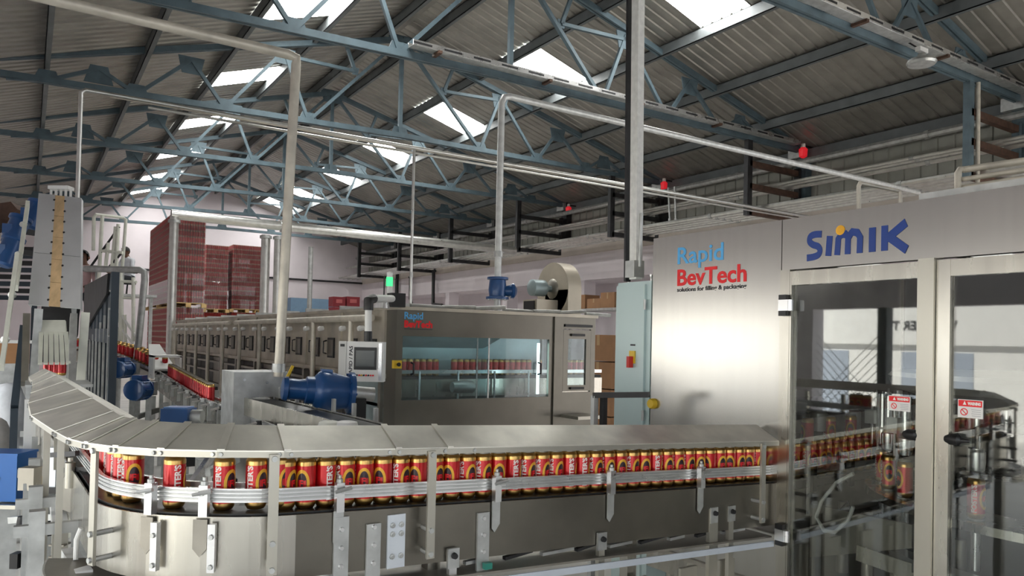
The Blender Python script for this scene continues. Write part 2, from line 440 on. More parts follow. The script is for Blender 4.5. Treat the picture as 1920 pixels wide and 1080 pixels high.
# left wall: open loading side below the beam near the camera, closed further on
wl = struct('wall_left')
MB().box((XL - .2, YN, 2.08), (XL, YB, roof_z(XL) + .05)).build('upper_wall', WALLP, wl)
MB().box((XL - .2, 9.2, 0), (XL, YB, 2.08)).build('lower_wall', WALLP, wl)
for y in (-3.9, -.2, 2.75, 5.35, 9.1):
    MB().box((XL - .2, y - .14, 0), (XL, y + .14, 2.08)).build('pier', WALLP, wl)
MB().box((XL - .14, 4.36, 0), (XL - .02, 4.46, 2.08)).build('gate_post', NAVY, wl)
mb = MB()
for k in range(22):
    for sg in (1, -1):
        y0 = 4.46 + .09 * k - .95; a = max(4.46, y0); b = min(5.22, y0 + 1.95)
        if b > a:
            za, zb_ = (a - y0), (b - y0)
            if sg < 0: mb.bar((XL - .08, 9.68 - a, .1 + za), (XL - .08, 9.68 - b, .1 + zb_), .006, .006)
            else: mb.bar((XL - .08, a, .1 + za), (XL - .08, b, .1 + zb_), .006, .006)
mb.build('gate_mesh', GALV, wl)
# unseen near gable wall behind the camera, added with openings to band steel reflections
wn = struct('wall_near')
def wseg(x0, x1, z0, z1): MB().box((x0, YN - .2, z0), (x1, YN, z1)).build('wall_section', WALLP, wn)
wseg(XL, XR + 1, 3.6, 6.0); wseg(-.1, .55, 0, 3.6); wseg(2.6, 4.0, 0, 3.6); wseg(5.6, 8.2, 0, 3.6); wseg(9.8, XR + 1, 0, 3.6); wseg(.55, 2.6, 0, .5)
MB().prism([(XL, YN, 6.0), (XR, YN, 6.0), (XG, YN, ZG)], (0, -.2, 0)).build('gable', WALLP, wn)
# the yard seen mirrored in the door glass
yb = struct('wall_yard')
MB().box((-9.4, -6, 0), (-9.2, 18, 1.75)).build('yard_wall', WHITE, yb)
MB().box((-9.6, -6, 1.75), (-9.1, 18, 2.6)).build('fascia', WHITE, yb)
for y0, y1 in ((5.0, 6.2), (7.2, 8.6), (9.8, 11.4), (12.5, 14)):
    MB().box((-9.2, y0, 0), (-9.17, y1, 1.6)).build('doorway', mat('yard_blue_grey', (.35, .4, .48), 0, .7), yb)
flat_text('lettering', 'WORKER T', .26, LETK, yb, (-9.08, 7.45, 2.05), (0, 1, 0), (0, 0, 1), width=1.3, bold=.004)

# ================================================================== beer cans
CR, CH = .033, .168
def can_parts(detail=True, n=24):
    prof_b = [(.008, CR), (.150, CR)]
    P = {}
    P['body'] = MB().lathe((0, 0, 0), (0, 0, 1), [(.022, CR), (.139, CR)], n, False).mesh('body', RED)
    P['shoulder'] = MB().lathe((0, 0, 0), (0, 0, 1), [(.139, CR), (.149, CR), (.153, CR * .985), (.158, CR * .90), (.163, CR * .81)], n, False).mesh('shoulder', GOLD)
    P['lid'] = MB().lathe((0, 0, 0), (0, 0, 1), [(.163, CR * .81), (.1655, CR * .83), (.168, CR * .83), (.168, CR * .78), (.163, CR * .76), (.163, .001)], n, False).mesh('lid', STEEL_D)
    P['foot'] = MB().lathe((0, 0, 0), (0, 0, 1), [(.004, .001), (0, CR * .74), (.001, CR * .8), (.009, CR * .95), (.013, CR), (.022, CR)], n, False).mesh('foot', GOLD)
    if detail:
        vs, fs = text_mesh("FOSTER'S", .026, bold=.0010)
        wd = max(v.x for v in vs); hh = max(v.y for v in vs)
        def wrapped(vs, fs, R, cuts):
            me = bpy.data.meshes.new('t'); me.from_pydata([tuple(v) for v in vs], [], fs)
            bm = bmesh.new(); bm.from_mesh(me); bpy.data.meshes.remove(me)
            for c in cuts:
                bmesh.ops.bisect_plane(bm, geom=bm.verts[:] + bm.edges[:] + bm.faces[:], plane_co=(c, 0, 0), plane_no=(1, 0, 0))
            for v in bm.verts:
                a = v.co.x / CR; z = v.co.y
                v.co = Vector((math.sin(a) * R, -math.cos(a) * R, z))
            return bm
        def fin(bm, name, m):
            me = bpy.data.meshes.new(name); bm.to_mesh(me); bm.free(); me.materials.append(m); return me
        # lettering runs up the can, its letters' height goes round it
        q = .112 / wd
        tv = [Vector((-(v.y - hh / 2) - .040, v.x * q + .026, 0)) for v in vs]
        P['lettering'] = fin(wrapped(tv, fs, CR + .0005, [-.040 + d for d in (-.009, -.006, -.003, 0, .003, .006, .009)]), 'lettering', LETW)
        def oval(rx, rz, rx0, rz0, m, name, R, n=24, zc=.083, xo=0.004):
            v = []; f = []
            for k in range(n):
                a = 2 * PI * k / n
                v += [Vector((xo + rx * math.cos(a), zc + rz * math.sin(a), 0)), Vector((xo + rx0 * math.cos(a), zc + rz0 * math.sin(a), 0))]
            for k in range(n):
                j = (k + 1) % n; f.append((2 * k, 2 * j, 2 * j + 1, 2 * k + 1))
            return fin(wrapped(v, f, R, []), name, m)
        P['emblem_ring'] = oval(.0255, .045, .0165, .034, YEL, 'emblem_ring', CR + .0006)
        P['emblem_field'] = oval(.0175, .035, .0012, .002, NVY, 'emblem_field', CR + .0005)
        vs2, fs2 = text_mesh('F', .03, bold=.0012)
        tv = [Vector((v.x - .004, v.y + .072, 0)) for v in vs2]
        P['emblem_letter'] = fin(wrapped(tv, fs2, CR + .0009, [.0, .004, .008]), 'emblem_letter', LETR)
    return P
CAN_N = can_parts(True, 24)
CAN_F = {k: v for k, v in can_parts(False, 10).items()}
ORD = ['first', 'second', 'third', 'fourth', 'fifth', 'sixth', 'seventh', 'eighth', 'ninth', 'tenth', 'eleventh', 'twelfth', 'thirteenth', 'fourteenth', 'fifteenth', 'sixteenth', 'seventeenth', 'eighteenth', 'nineteenth', 'twentieth',
       'twenty-first', 'twenty-second', 'twenty-third', 'twenty-fourth', 'twenty-fifth', 'twenty-sixth', 'twenty-seventh', 'twenty-eighth', 'twenty-ninth', 'thirtieth']
def place_can(p, rot, label, group, near=True):
    o = bpy.data.objects.new('beer_can', None); COL.objects.link(o); o.empty_display_size = .05
    o.location = p; o.rotation_euler = (0, 0, rot); tag(o, label, 'can', group)
    for k, me in (CAN_N if near else CAN_F).items():
        c = bpy.data.objects.new(k, me); COL.objects.link(c); c.parent = o
    return o

# ================================================================== main can conveyor (curved) with hood
CXA, CYA, CRA = .73, 2.89, .46      # centre and radius of the bend
YS = 2.43
def zbelt(x): return 1.10 - max(0, x - .5) * .040
# path: list of (point, outward normal towards the camera side)
PATH = []
for k in range(12): PATH.append((Vector((.12 + (CXA - CRA - .12) * k / 12, 6.5 - (6.5 - CYA) * k / 12, 0)), Vector((-.9991, -.0415, 0))))
for k in range(25):
    a = PI + (PI / 2) * k / 24
    PATH.append((Vector((CXA + CRA * math.cos(a), CYA + CRA * math.sin(a), 0)), Vector((math.cos(a), math.sin(a), 0))))
for k in range(1, 26): PATH.append((Vector((CXA + (3.16 - CXA) * k / 25, YS - .03 * k / 25, 0)), Vector((0, -1, 0))))
for p, n in PATH: p.z = zbelt(p.x)
def off(i, o, dz): p, n = PATH[i]; return p + n * o + Vector((0, 0, dz))
def line_(o, dz, i0=0, i1=None): return [off(i, o, dz) for i in range(i0, len(PATH) if i1 is None else i1)]
cv = thing('can_conveyor', 'stainless can conveyor with sheet hood bending round towards the filling machine', 'conveyor', (CXA, CYA, 0))
def ext(name, m, o0, o1, z0, z1, i0=0, i1=None, parent=None):
    mb = MB(); A = line_(o0, z0, i0, i1); B = line_(o0, z1, i0, i1); T = [off(i, o1, z0) - off(i, o0, z0) for i in range(i0, len(PATH) if i1 is None else i1)]
    mb.strip(A, B, T); return mb.build(name, m, parent or cv)
ext('chain_belt', RUBBER, -.06, .06, -.03, 0)
for s in (1, -1): 
    g = ext('guide_rail', ALU, s * .043, s * .056, .033, .076)
    mb = MB()
    for zz in (.043, .055, .067): mb.strip(line_(s * .0565, zz - .003), line_(s * .0565, zz + .003), [off(i, s * .060, 0) - off(i, s * .0565, 0) for i in range(len(PATH))])
    mb.build('rail_groove', GALV, g)
# side plates in bolted lengths
for i0, i1 in ((0, 13), (12, 25), (24, 37), (36, 43), (42, 52), (51, 62)):
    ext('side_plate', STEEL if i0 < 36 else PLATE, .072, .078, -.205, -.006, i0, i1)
ext('inner_side_plate', STEEL_D, -.078, -.072, -.205, -.006)
ext('return_tray', STEEL_D, -.072, .072, -.20, -.19)
# hood: gable sections, one folded sheet each
def hw(p):
    """outer half width of the hood: wider where the run comes into the bend"""
    if p.x > .5: return .13
    K = [(2.4, .13), (2.75, .15), (3.3, .20), (3.8, .225), (4.7, .17), (5.9, .10), (9, .10)]
    for (a, b), (c, d) in zip(K[:-1], K[1:]):
        if a <= p.y <= c: return b + (d - b) * (p.y - a) / (c - a)
    return .13
def hood(pts):
    """pts: list of (point, normal)"""
    mb = MB(); zr, ze = .268, .205
    for (p, n), (q, m_) in zip(pts[:-1], pts[1:]):
        for s in (1, -1):
            a, b = p + Vector((0, 0, zr)), q + Vector((0, 0, zr))
            w1, w2 = (hw(p), hw(q)) if s > 0 else (.13, .13)
            c, d = q + m_ * w2 * s + Vector((0, 0, ze)), p + n * w1 * s + Vector((0, 0, ze))
            mb.prism([a, b, c, d] if s > 0 else [a, d, c, b], (0, 0, -.004))
    mb.build('hood_sheet', HOOD, cv)
def pth(t):   # path by index float
    i = min(int(t), len(PATH) - 2); f = t - i
    return (PATH[i][0].lerp(PATH[i + 1][0], f), PATH[i][1].lerp(PATH[i + 1][1], f).normalized())
HJ = [0, 1.5, 3.2, 5.4, 7.6, 9.6, 11.6, 14.5, 17.5, 21, 25, 29.5, 34.5, 39.2, 41.2, 59.3]
for a, b in zip(HJ[:-1], HJ[1:]):
    hood([pth(a), pth(b - .02)])
    (p, n), (q, m_) = pth(a), pth(b)
    sp = n * .004 + Vector((0, 0, 0))
    mb = MB()   # seam lip: a narrow strap over the joint
    d = (q - p).normalized() * .022
    mb.prism([p + Vector((0, 0, .2735)), p + d + Vector((0, 0, .2735)), p + d + n * (hw(p) + .002) + Vector((0, 0, .209)), p + n * (hw(p) + .002) + Vector((0, 0, .209))], (0, 0, -.003)); mb.build('joint_strap', HOOD, cv)
    mb = MB()   # lip below the edge
    A = [p + n * (hw(p) - .004) + Vector((0, 0, .203)), q + m_ * (hw(q) - .004) + Vector((0, 0, .203))]; B = [x - Vector((0, 0, .020)) for x in A]
    mb.strip(A, B, [n * .004, m_ * .004]); lip = mb.build('hood_lip', ALU_W, cv)
    for f in (.06, .94):
        c = A[0].lerp(A[1], f) + n * .004 - Vector((0, 0, .010)); MB().lathe(c, n, [(0, .007), (.006, .006)], 8).build('bolt', GALV, lip)
def near_index(u):    # path index seen at photo column u (camera-side edge)
    best = None
    for k in range(240, len(PATH) * 20 - 20):
        p, n = pth(k / 20); q = p + n * .12 - C0
        uu = 960 + FPX * q.dot(_r) / q.dot(_f)
        if best is None or abs(uu - u) < best[0]: best = (abs(uu - u), k / 20)
    return best[1]
# hood supports: flat bars on spacers
for u in (185, 510, 803, 1424):
    p, n = pth(near_index(u)); t = Vector((-n.y, n.x, 0))
    c = p + n * .137
    mb = MB().obox(c + Vector((0, 0, .012)), n, t, Vector((0, 0, 1)), (.010, .030, .365)); post = mb.build('hood_post', ALU_W, cv)
    for zz in (.182, -.075, -.155):
        MB().lathe(c + n * .005 + Vector((0, 0, zz)), n, [(0, .010), (.007, .009)], 8).build('bolt', GALV, post)
    for zz in (-.075, -.155):
        MB().tube([p + n * .076 + Vector((0, 0, zz)), c + Vector((0, 0, zz))], .009, 8).build('spacer', GALV, post)
# rail brackets: clamp block, wing nut, plate
for k, u in enumerate((268, 375, 643, 940, 1155, 1325)):
    p, n = pth(near_index(u)); t = Vector((-n.y, n.x, 0)); z = Vector((0, 0, 1))
    br = MB().obox(p + n * .088 + z * .045, n, t, z, (.026, .026, .095)).build('rail_clamp', ALU, cv)
    MB().tube([p + n * .05 + z * .068, p + n * .12 + z * .068], .006, 8).tube([p + n * .118 + z * .068 - t * .025, p + n * .118 + z * .068 + t * .03 + z * .01], .006, 6).build('wing_nut', GALV, br)
    MB().lathe(p + n * .088 + z * .092, z, [(0, .011), (.012, .011), (.014, .006), (.024, .006)], 8).build('nut', GALV, br)
    if k < 2:
        c = p + n * .088
        MB().prism([c - t * .030 - z * .012, c + t * .012 - z * .012, c + t * .012 - z * .10, c - t * .009 - z * .125, c - t * .030 - z * .10], n * .004).build('bracket_plate', STEEL_D, br)
        MB().obox(c + n * .012 + t * .030 - z * .095, n, t, z, (.018, .022, .145)).build('slotted_arm', ALU, br)
        for zz in (-.06, -.15): MB().lathe(c + n * .02 + t * .030 + z * zz, n, [(0, .009), (.008, .007)], 8).build('bolt', GALV, br)
    else:
        c = p + n * .084
        MB().prism([c - t * .018 - z * .0, c + t * .016 - z * .0, c + t * .016 - z * .085, c - t * .006 - z * .115, c - t * .018 - z * .10], n * .005).build('bracket_plate', GALV, br)
# bolted joint plates on the side plate
p, n = pth(near_index(752)); t = Vector((-n.y, n.x, 0)); z = Vector((0, 0, 1))
pl = MB().obox(p + n * .083 - z * .115, n, t, z, (.008, .065, .18)).build('splice_plate', mat('pale_plate', (.72, .77, .83), .5, .4, .04), cv)
for s in (-.015, .017):
    for zz in (-.06, -.09, -.165): MB().lathe(p + n * .087 + t * s + z * zz, n, [(0, .010), (.005, .009), (.006, .004), (.011, .004)], 8).build('bolt', GALV, pl)
for u, hh in ((708, .20), (648, .26), (915, .22)):
    p, n = pth(near_index(u)); t = Vector((-n.y, n.x, 0))
    pl = MB().obox(p + n * .085 - z * .15, n, t, z, (.010, .05, hh)).build('leg_bracket', GALV, cv)
    for zz in (-.06, -.12, -.18): MB().lathe(p + n * .090 + z * zz, n, [(0, .009), (.008, .007)], 8).build('bolt', ALU, pl)
# frame below: pale angle bar, drip tray, legs
fr0, fr1 = U(880, 1083, Y=2.30), U(1440, 1012, Y=2.27)
zf0, zf1 = .80, .715
MB().bar((.95, 2.31, zf0), (3.0, 2.30, zf1), .008, .026).build('frame_rail', mat('pale_rail', (.66, .72, .80), .3, .4, .05), cv)
MB().bar((.95, 2.44, zf0 + .03), (3.0, 2.44, zf1 + .03), .26, .008).build('drip_tray', STEEL_D, cv)
for k in range(9):
    x = 1.35 + .17 * k; zz = zf0 - (x - .95) * .0415 + .06
    MB().bar((x, 2.36, zz), (x + .10 + .03 * (k % 3), 2.37, zz + .01 * (k % 2)), .02, .012).build('return_roller', DARK if k % 2 else GALV, cv)
MB().cbox((1.42, 2.315, zf0 + .035), (.03, .02, .022)).build('green_guide', GREENP, cv)
for u in (858, 1140, 1352, 1385):
    p, n = pth(near_index(u)); x = p.x
    top = p.z - (.16 if u < 1300 else .10)
    lg = MB().bar((x, 2.335, .02), (x, 2.335, top), .03 if u != 1352 else .055, .02, (0, 1, 0)).build('leg', ALU_W if u != 858 else ALU, cv)
    MB().obox((x, 2.327, top - .03), (1, 0, 0), (0, 1, 0), (0, 0, 1), (.045, .012, .07)).build('leg_clamp', GALV, lg)
    MB().lathe((x, 2.319, top - .02), (0, -1, 0), [(0, .012), (.012, .010)], 8).build('clamp_knob', DARK, lg)
    MB().lathe((x, 2.335, 0), (0, 0, 1), [(0, .04), (.012, .04), (.02, .015)], 10).build('foot_pad', BLACK, lg)
for x in (.55, 1.25, 2.2):
    MB().bar((x, 2.43, .0), (x, 2.43, zbelt(x) - .2), .05, .05, (0, 1, 0)).build('leg', STEEL, cv)
for x in (1.9, 2.15, 2.45, 2.7): MB().box((x, 2.36, .0), (x + .10, 2.375, .66)).build('kick_panel', ALU_W, cv)
# lower curved catch tray under the bend
tr = MB()
arcA = [Vector((CXA + .66 * math.cos(a), CYA + .66 * math.sin(a), .865)) for a in [PI * .93 + (PI * .62) * k / 28 for k in range(29)]]
inn = [Vector((CXA + .38 * math.cos(a), CYA + .38 * math.sin(a), .845)) for a in [PI * .93 + (PI * .62) * k / 28 for k in range(29)]]
MB().strip(arcA, inn, Vector((0, 0, -.006))).build('catch_tray', STEEL_D, cv)
MB().strip(arcA, [p - Vector((0, 0, .045)) for p in arcA], [Vector((math.cos(a), math.sin(a), 0)) * .006 for a in [PI * .93 + (PI * .62) * k / 28 for k in range(29)]]).build('tray_rim', STEEL, cv)
MB().strip([p + (Vector((CXA, CYA, .855)) - p) * .12 for p in arcA[9:22]], [p + (Vector((CXA, CYA, .855)) - p) * .18 for p in arcA[9:22]], Vector((0, 0, .004))).build('tray_strip', ALU_W, cv)
# elevated run legs on the left side of the bend
for (x, y, wv, m) in ((.02, 4.9, .04, WHITE), (.115, 3.15, .022, ALU_W), (.085, 3.75, .025, ALU_W), (.03, 6.2, .05, GALV)):
    MB().bar((x, y, 0.0), (x, y, 1.27), wv, wv, (0, 1, 0)).build('hood_leg', m, cv)
for y in (3.2, 3.7, 4.5, 5.4, 6.2):
    for x in (.05, .33): MB().bar((x, y, 0), (x, y, 1.0), .05, .05, (0, 1, 0)).build('leg', GALV, cv)
    MB().bar((-.02, y, .93), (.36, y, .93), .03, .04).build('cross_member', GALV, cv)

# cans on the main line
def path_at_x(x): return Vector((x, YS - .03 * (x - CXA) / (3.16 - CXA), zbelt(x)))
LBL = 'red and gold beer can in the continuous row under the conveyor hood'
rnd = random.Random(3)
x = .885; first = True
c2 = c3 = 0
xs = [.715 + .0672 * k for k in range(0, 36)]
def face(p, extra): 
    d = Vector((p.x, p.y, 0)); return math.atan2(-d.x, d.y) + extra   # emblem side to the camera
for k, x in enumerate(xs):
    if x > 3.12: break
    p = path_at_x(x)
    e = rnd.choice([.55, .6, .35, .8, .1, -.1, .5, .7, 1.6, -.5])
    q = p - C0; uc = 960 + FPX * q.dot(_r) / q.dot(_f)
    if uc < 505: lb = 'red and gold beer can at the tail of the row, left of the second hood post'
    elif uc < 798:
        c2 += 1; lb = ORD[c2 - 1] + ' beer can to the right of the second hood post, under the hood'
    else:
        c3 += 1; lb = ORD[c3 - 1] + ' beer can to the right of the third hood post, under the hood'
    place_can(p, face(p, e), lb, 'cans in the row under the hood')
# the last straight ones and the loose ones on the bend
def bend(deg): a = PI + math.radians(deg); return Vector((CXA + CRA * math.cos(a), CYA + CRA * math.sin(a), 1.10))
singles = [(86, .55, 'red and gold beer can at the tail of the row, beside the second hood post'), (77, .6, 'red and gold beer can just ahead of the row, left of the second hood post'), (65, .62, 'red beer can with a gap on both sides, left of the second hood post'),
           (45, 1.5, 'single red beer can standing alone on the bend of the conveyor'), (22, .0, 'red beer can on the bend, front one of a close pair'), (13.5, .9, 'red beer can on the bend, rear one of a close pair'),
           (3, .9, 'red beer can on the bend just right of the first hood post'), (-7, -.3, 'red beer can on the bend just behind the first hood post'), (-16, .4, 'red beer can at the start of the bend, half hidden by the rail')]
for dg, e, lb in singles:
    p = bend(dg); place_can(p, face(p, e), lb, 'loose cans on the bend')
for k in range(9):
    p = Vector((CXA - CRA - .003 * k, 3.10 + .0685 * k + (.05 if k > 5 else 0), 1.10)); place_can(p, face(p, rnd.uniform(-1, 1.5)), 'red beer can queued on the straight run behind the bend, under the hood', 'cans behind the bend')

dm = thing('drive_motor', 'blue drive motor half hidden under the conveyor side plate', 'motor', (1.42, 2.62, .7))
MB().lathe((1.15, 2.62, .80), (1, 0, 0), [(0, .05), (.01, .075), (.10, .075), (.11, .085), (.14, .085), (.15, .07), (.42, .07), (.44, .05)], 18).build('motor_body', BLUEM, dm)
MB().box((1.2, 2.55, .68), (1.5, 2.69, .73)).build('motor_plate', GALV, dm)
for x in (1.22, 1.46): MB().box((x, 2.58, 0), (x + .04, 2.66, .68)).build('motor_post', GALV, dm)

# ================================================================== filling machine
XF = 3.03
def yf(u, x=XF): return U(u, 640, X=x).y
def zf(u, v, x=XF): return U(u, v, X=x).z
fm = thing('filling_machine', 'large stainless can filling machine with glazed doors and a logo header', 'machine', (XF + 1, 1.5, 0))
Y0, Y1 = -.6, yf(1222)          # near end beyond the frame, far end
YP = yf(1464)                    # joint between blank panel and doors
ZT, ZBm = 2.26, .50
ZH = zf(1467, 507)               # underside of the header
TH = .04
MB().box((XF, YP + .004, ZBm), (XF + TH, Y1, ZT)).build('side_panel', PANEL, fm)
MB().box((XF, Y0, ZH), (XF + TH, YP, ZT)).build('header_panel', PANEL, fm)
for a_, b_ in ((XF + TH, XF + .30), (XF + 2.3, XF + 2.6)): MB().box((a_, Y0, ZT - .01), (b_, Y1, ZT)).build('roof_panel', STEEL_D, fm)  # unseen roof kept to edge strips so hall light reaches the interior
for y in (.2, 1.2, 2.2, Y1 - .12): MB().box((XF + .30, y, ZT - .06), (XF + 2.3, y + .08, ZT)).build('roof_beam', STEEL, fm)
MB().box((XF + 2.56, Y0, ZBm), (XF + 2.6, Y1, ZT)).build('rear_panel', mat('rear_dark_steel', (.16, .165, .165), .8, .4, .15, 3), fm)
MB().box((XF + TH, Y0, ZBm), (XF + 2.6, Y0 + .03, ZT)).build('near_end_panel', STEEL_D, fm)
for y in (Y0, .3, 1.2, 2.1, Y1): MB().box((XF + 2.54, y - .05, ZBm), (XF + 2.6, y + .05, ZT)).build('rear_post', STEEL, fm)
MB().box((XF + TH, Y1 - .03, ZBm), (XF + 2.6, Y1, ZT)).build('end_panel', STEEL_D, fm)
MB().box((XF, Y0, ZBm - .02), (XF + 2.6, Y1, ZBm)).build('deck', mat('deck_steel', (.11, .13, .13), .7, .3, .25, 3), fm)
MB().box((XF - .01, Y0, ZBm - .12), (XF + .06, Y1, ZBm - .015)).build('base_beam', STEEL, fm)
MB().box((XF - .012, YP - .03, ZBm - .02), (XF + .002, Y1, ZBm + .002)).build('base_trim', STEEL_D, fm)
for y in (Y1 - .1, 1.5, .2):
    MB().lathe((XF + .08, y, 0), (0, 0, 1), [(0, .06), (.02, .06), (.03, .025), (ZBm - .1, .025)], 12).build('machine_foot', STEEL, fm)
# door posts, frames, glass
def stile(u0, u1, name, m, z0=ZBm, z1=None, proud=.02, parent=fm):
    return MB().box((XF - proud, yf(u1), z0), (XF + TH, yf(u0), z1 or ZH)).build(name, m, parent)
stile(1464, 1482, 'corner_post', STEEL, proud=.012)
st = stile(1727, 1757, 'centre_post', ALU_W, proud=.03)
def door(u0, u1, u0g, u1g, name):
    d = MB().box((XF - .014, yf(u0g), ZBm + .02), (XF + .02, yf(u0), ZH - .01)).build(name, STEEL, fm)
    INV[d.name] = Matrix()
    MB().box((XF - .014, yf(u1), ZBm + .02), (XF + .02, yf(u1g), ZH - .01)).build('door_stile', ALU_W, d)
    MB().box((XF - .013, yf(u1g), ZH - .075), (XF + .02, yf(u0g), ZH - .01)).build('door_rail', STEEL, d)
    MB().box((XF - .013, yf(u1g), ZBm + .02), (XF + .02, yf(u0g), ZBm + .06)).build('door_rail', STEEL, d)
    MB().box((XF + .002, yf(u1g), ZBm + .05), (XF + .010, yf(u0g), ZH - .07)).build('glass_pane', GLASS, d)
    return d
dA = door(1483, 1726, 1486, 1722, 'glazed_door')
dB = door(1758, 2480, 1784, 2440, 'glazed_door')
for u, v in ((1478, 573), (1478, 1003)):
    y, z = yf(u), zf(u, v)
    h = MB().box((XF - .04, y - .012, z - .05), (XF - .012, y + .028, z + .05)).build('door_hinge', BLACK, fm); INV[h.name] = Matrix()
    MB().box((XF - .046, y - .026, z - .026), (XF - .014, y + .026, z + .026)).lathe((XF - .03, y - .03, z - .026), (0, 0, 1), [(0, .014), (.052, .014)], 10).build('hinge_leaf', ALU, h)
# warning plates on the glass
def warn_full(u0, u1, v0, v1, d):
    y0, y1 = yf(u0), yf(u1); za, zb_ = zf(u0, v0), zf(u0, v1); wd, ht = y0 - y1, za - zb_; x = XF - .003
    MB().box((x, y1, zb_), (x + .004, y0, za)).build('warning_plate', mat('plate_white', (.78, .76, .74), 0, .5, .02), d)
    MB().box((x - .0006, y1 + wd * .03, za - ht * .38), (x, y0 - wd * .03, za - ht * .04)).build('warning_band', LETR, d)
    flat_text('warning_text', 'WARNING', ht * .22, LETW, d, (x - .001, y0 - wd * .40, za - ht * .30), (0, -1, 0), (0, 0, 1), width=wd * .52, bold=.001)
    cy, cz = y0 - wd * .28, za - ht * .20
    MB().quad((x - .001, cy + wd * .07, cz - ht * .09), (x - .001, cy - wd * .07, cz - ht * .09), (x - .001, cy, cz + ht * .12)).build('warning_triangle', LETW, d)
    cy, cz, r = y0 - wd * .26, za - ht * .68, ht * .20
    mb = MB(); n = 20
    A = [Vector((x - .0008, cy + r * math.cos(2 * PI * k / n), cz + r * math.sin(2 * PI * k / n))) for k in range(n + 1)]
    B = [Vector((x - .0008, cy + r * .75 * math.cos(2 * PI * k / n), cz + r * .75 * math.sin(2 * PI * k / n))) for k in range(n + 1)]
    mb.strip(A, B); mb.bar((x - .0008, cy + r * .6, cz + r * .6), (x - .0008, cy - r * .6, cz - r * .6), r * .22, .0004, (1, 0, 0)); mb.build('prohibition_mark', LETR, d)
    for k in range(4): MB().box((x - .0005, y1 + wd * .08, za - ht * (.52 + .11 * k) - ht * .03), (x, y0 - wd * (.55 + .02 * (k % 2)), za - ht * (.52 + .11 * k))).build('small_print', mat('print_grey', (.45, .45, .47), 0, .6, 0), d)
warn_full(1668, 1709, 741, 769, fm)
warn_full(1798, 1845, 748, 782, fm)
# logos
ey = Vector((0, 0, 1)); ex = Vector((0, -1, 0))
lx = XF - .0015
ya, za = yf(1268), zf(1268, 503)
flat_text('logo_lettering', 'Rapid', .13, LETB, fm, (lx, ya, zf(1268, 506)), ex, ey, width=ya - yf(1354), bold=.002)
flat_text('logo_lettering', 'BevTech', .125, LETR, fm, (lx, ya, zf(1268, 537)), ex, ey, width=ya - yf(1398), bold=.003)
flat_text('logo_tagline', 'solutions for filling & packaging', .032, LETK, fm, (lx, ya, zf(1268, 550)), ex, ey, width=ya - yf(1398), bold=.0006)
def smooth_path(P, n=5):
    P = [Vector((a, b)) for a, b in P]; out = []
    for i in range(len(P) - 1):
        p0, p1, p2, p3 = P[max(i - 1, 0)], P[i], P[i + 1], P[min(i + 2, len(P) - 1)]
        for k in range(n):
            t = k / n; out.append(.5 * ((2 * p1) + (p2 - p0) * t + (2 * p0 - 5 * p1 + 4 * p2 - p3) * t * t + (3 * p1 - p0 - 3 * p2 + p3) * t ** 3))
    return out + [P[-1]]
def strokes(name, paths, wdt, m, o, sx, sy):
    mb = MB(); o = Vector(o)
    for ip, P in enumerate(paths):
        o = Vector(o); o.x -= .0004 * ip
        pts = [Vector(p) for p in P]; A, B = [], []
        for i, p in enumerate(pts):
            t = (pts[min(i + 1, len(pts) - 1)] - pts[max(i - 1, 0)]).normalized(); nn = Vector((-t.y, t.x)) * wdt / 2
            A.append(o + ex * ((p + nn).x * sx) + ey * ((p + nn).y * sy)); B.append(o + ex * ((p - nn).x * sx) + ey * ((p - nn).y * sy))
        mb.strip(A, B)
    mb.sm = [False] * len(mb.sm)
    return link(name, mb.mesh(name, m, False), fm)
y0 = yf(1510); wl_ = y0 - yf(1702); o_ = (lx, y0, zf(1510, 484)); sx = wl_ / 5.9; sy = .105
S_ = [(.95, .98), (.5, 1.0), (.22, .92), (.18, .72), (.40, .56), (.72, .46), (.86, .28), (.76, .1), (.45, .02), (.02, .0)]
strokes('logo_letter', [smooth_path(S_)], .30, LETN, o_, sx, sy)
strokes('logo_letter', [[(1.38, .0), (1.46, .86)]], .36, LETN, o_, sx, sy)
strokes('logo_letter', [[(1.92, .0), (1.98, .70), (2.14, .86), (2.40, .86), (2.56, .70), (2.54, .0)], [(2.56, .70), (2.8, .92), (3.1, .86), (3.26, .66), (3.24, .0)]], .34, LETN, o_, sx, sy)
strokes('logo_letter', [[(3.95, .0), (3.95, 1.0)]], .38, LETN, o_, sx, sy)
strokes('logo_letter', [[(4.62, .0), (4.62, 1.02)], [(4.75, .48), (5.75, 1.04)], [(4.85, .55), (5.8, -.04)]], .36, LETN, o_, sx, sy)
yo, zo = yf(1573), zf(1573, 432)
MB().lathe((lx - .001, yo, zo), (1, 0, 0), [(0, .022), (.001, .022)], 18).build('logo_dot', ORANGE, fm)
# yellow limit switch on the panel edge
MB().lathe((XF - .03, yf(1228), zf(1228, 757)), (1, 0, 0), [(0, .025), (.01, .03), (.03, .03)], 12).build('limit_switch', SWY, fm)
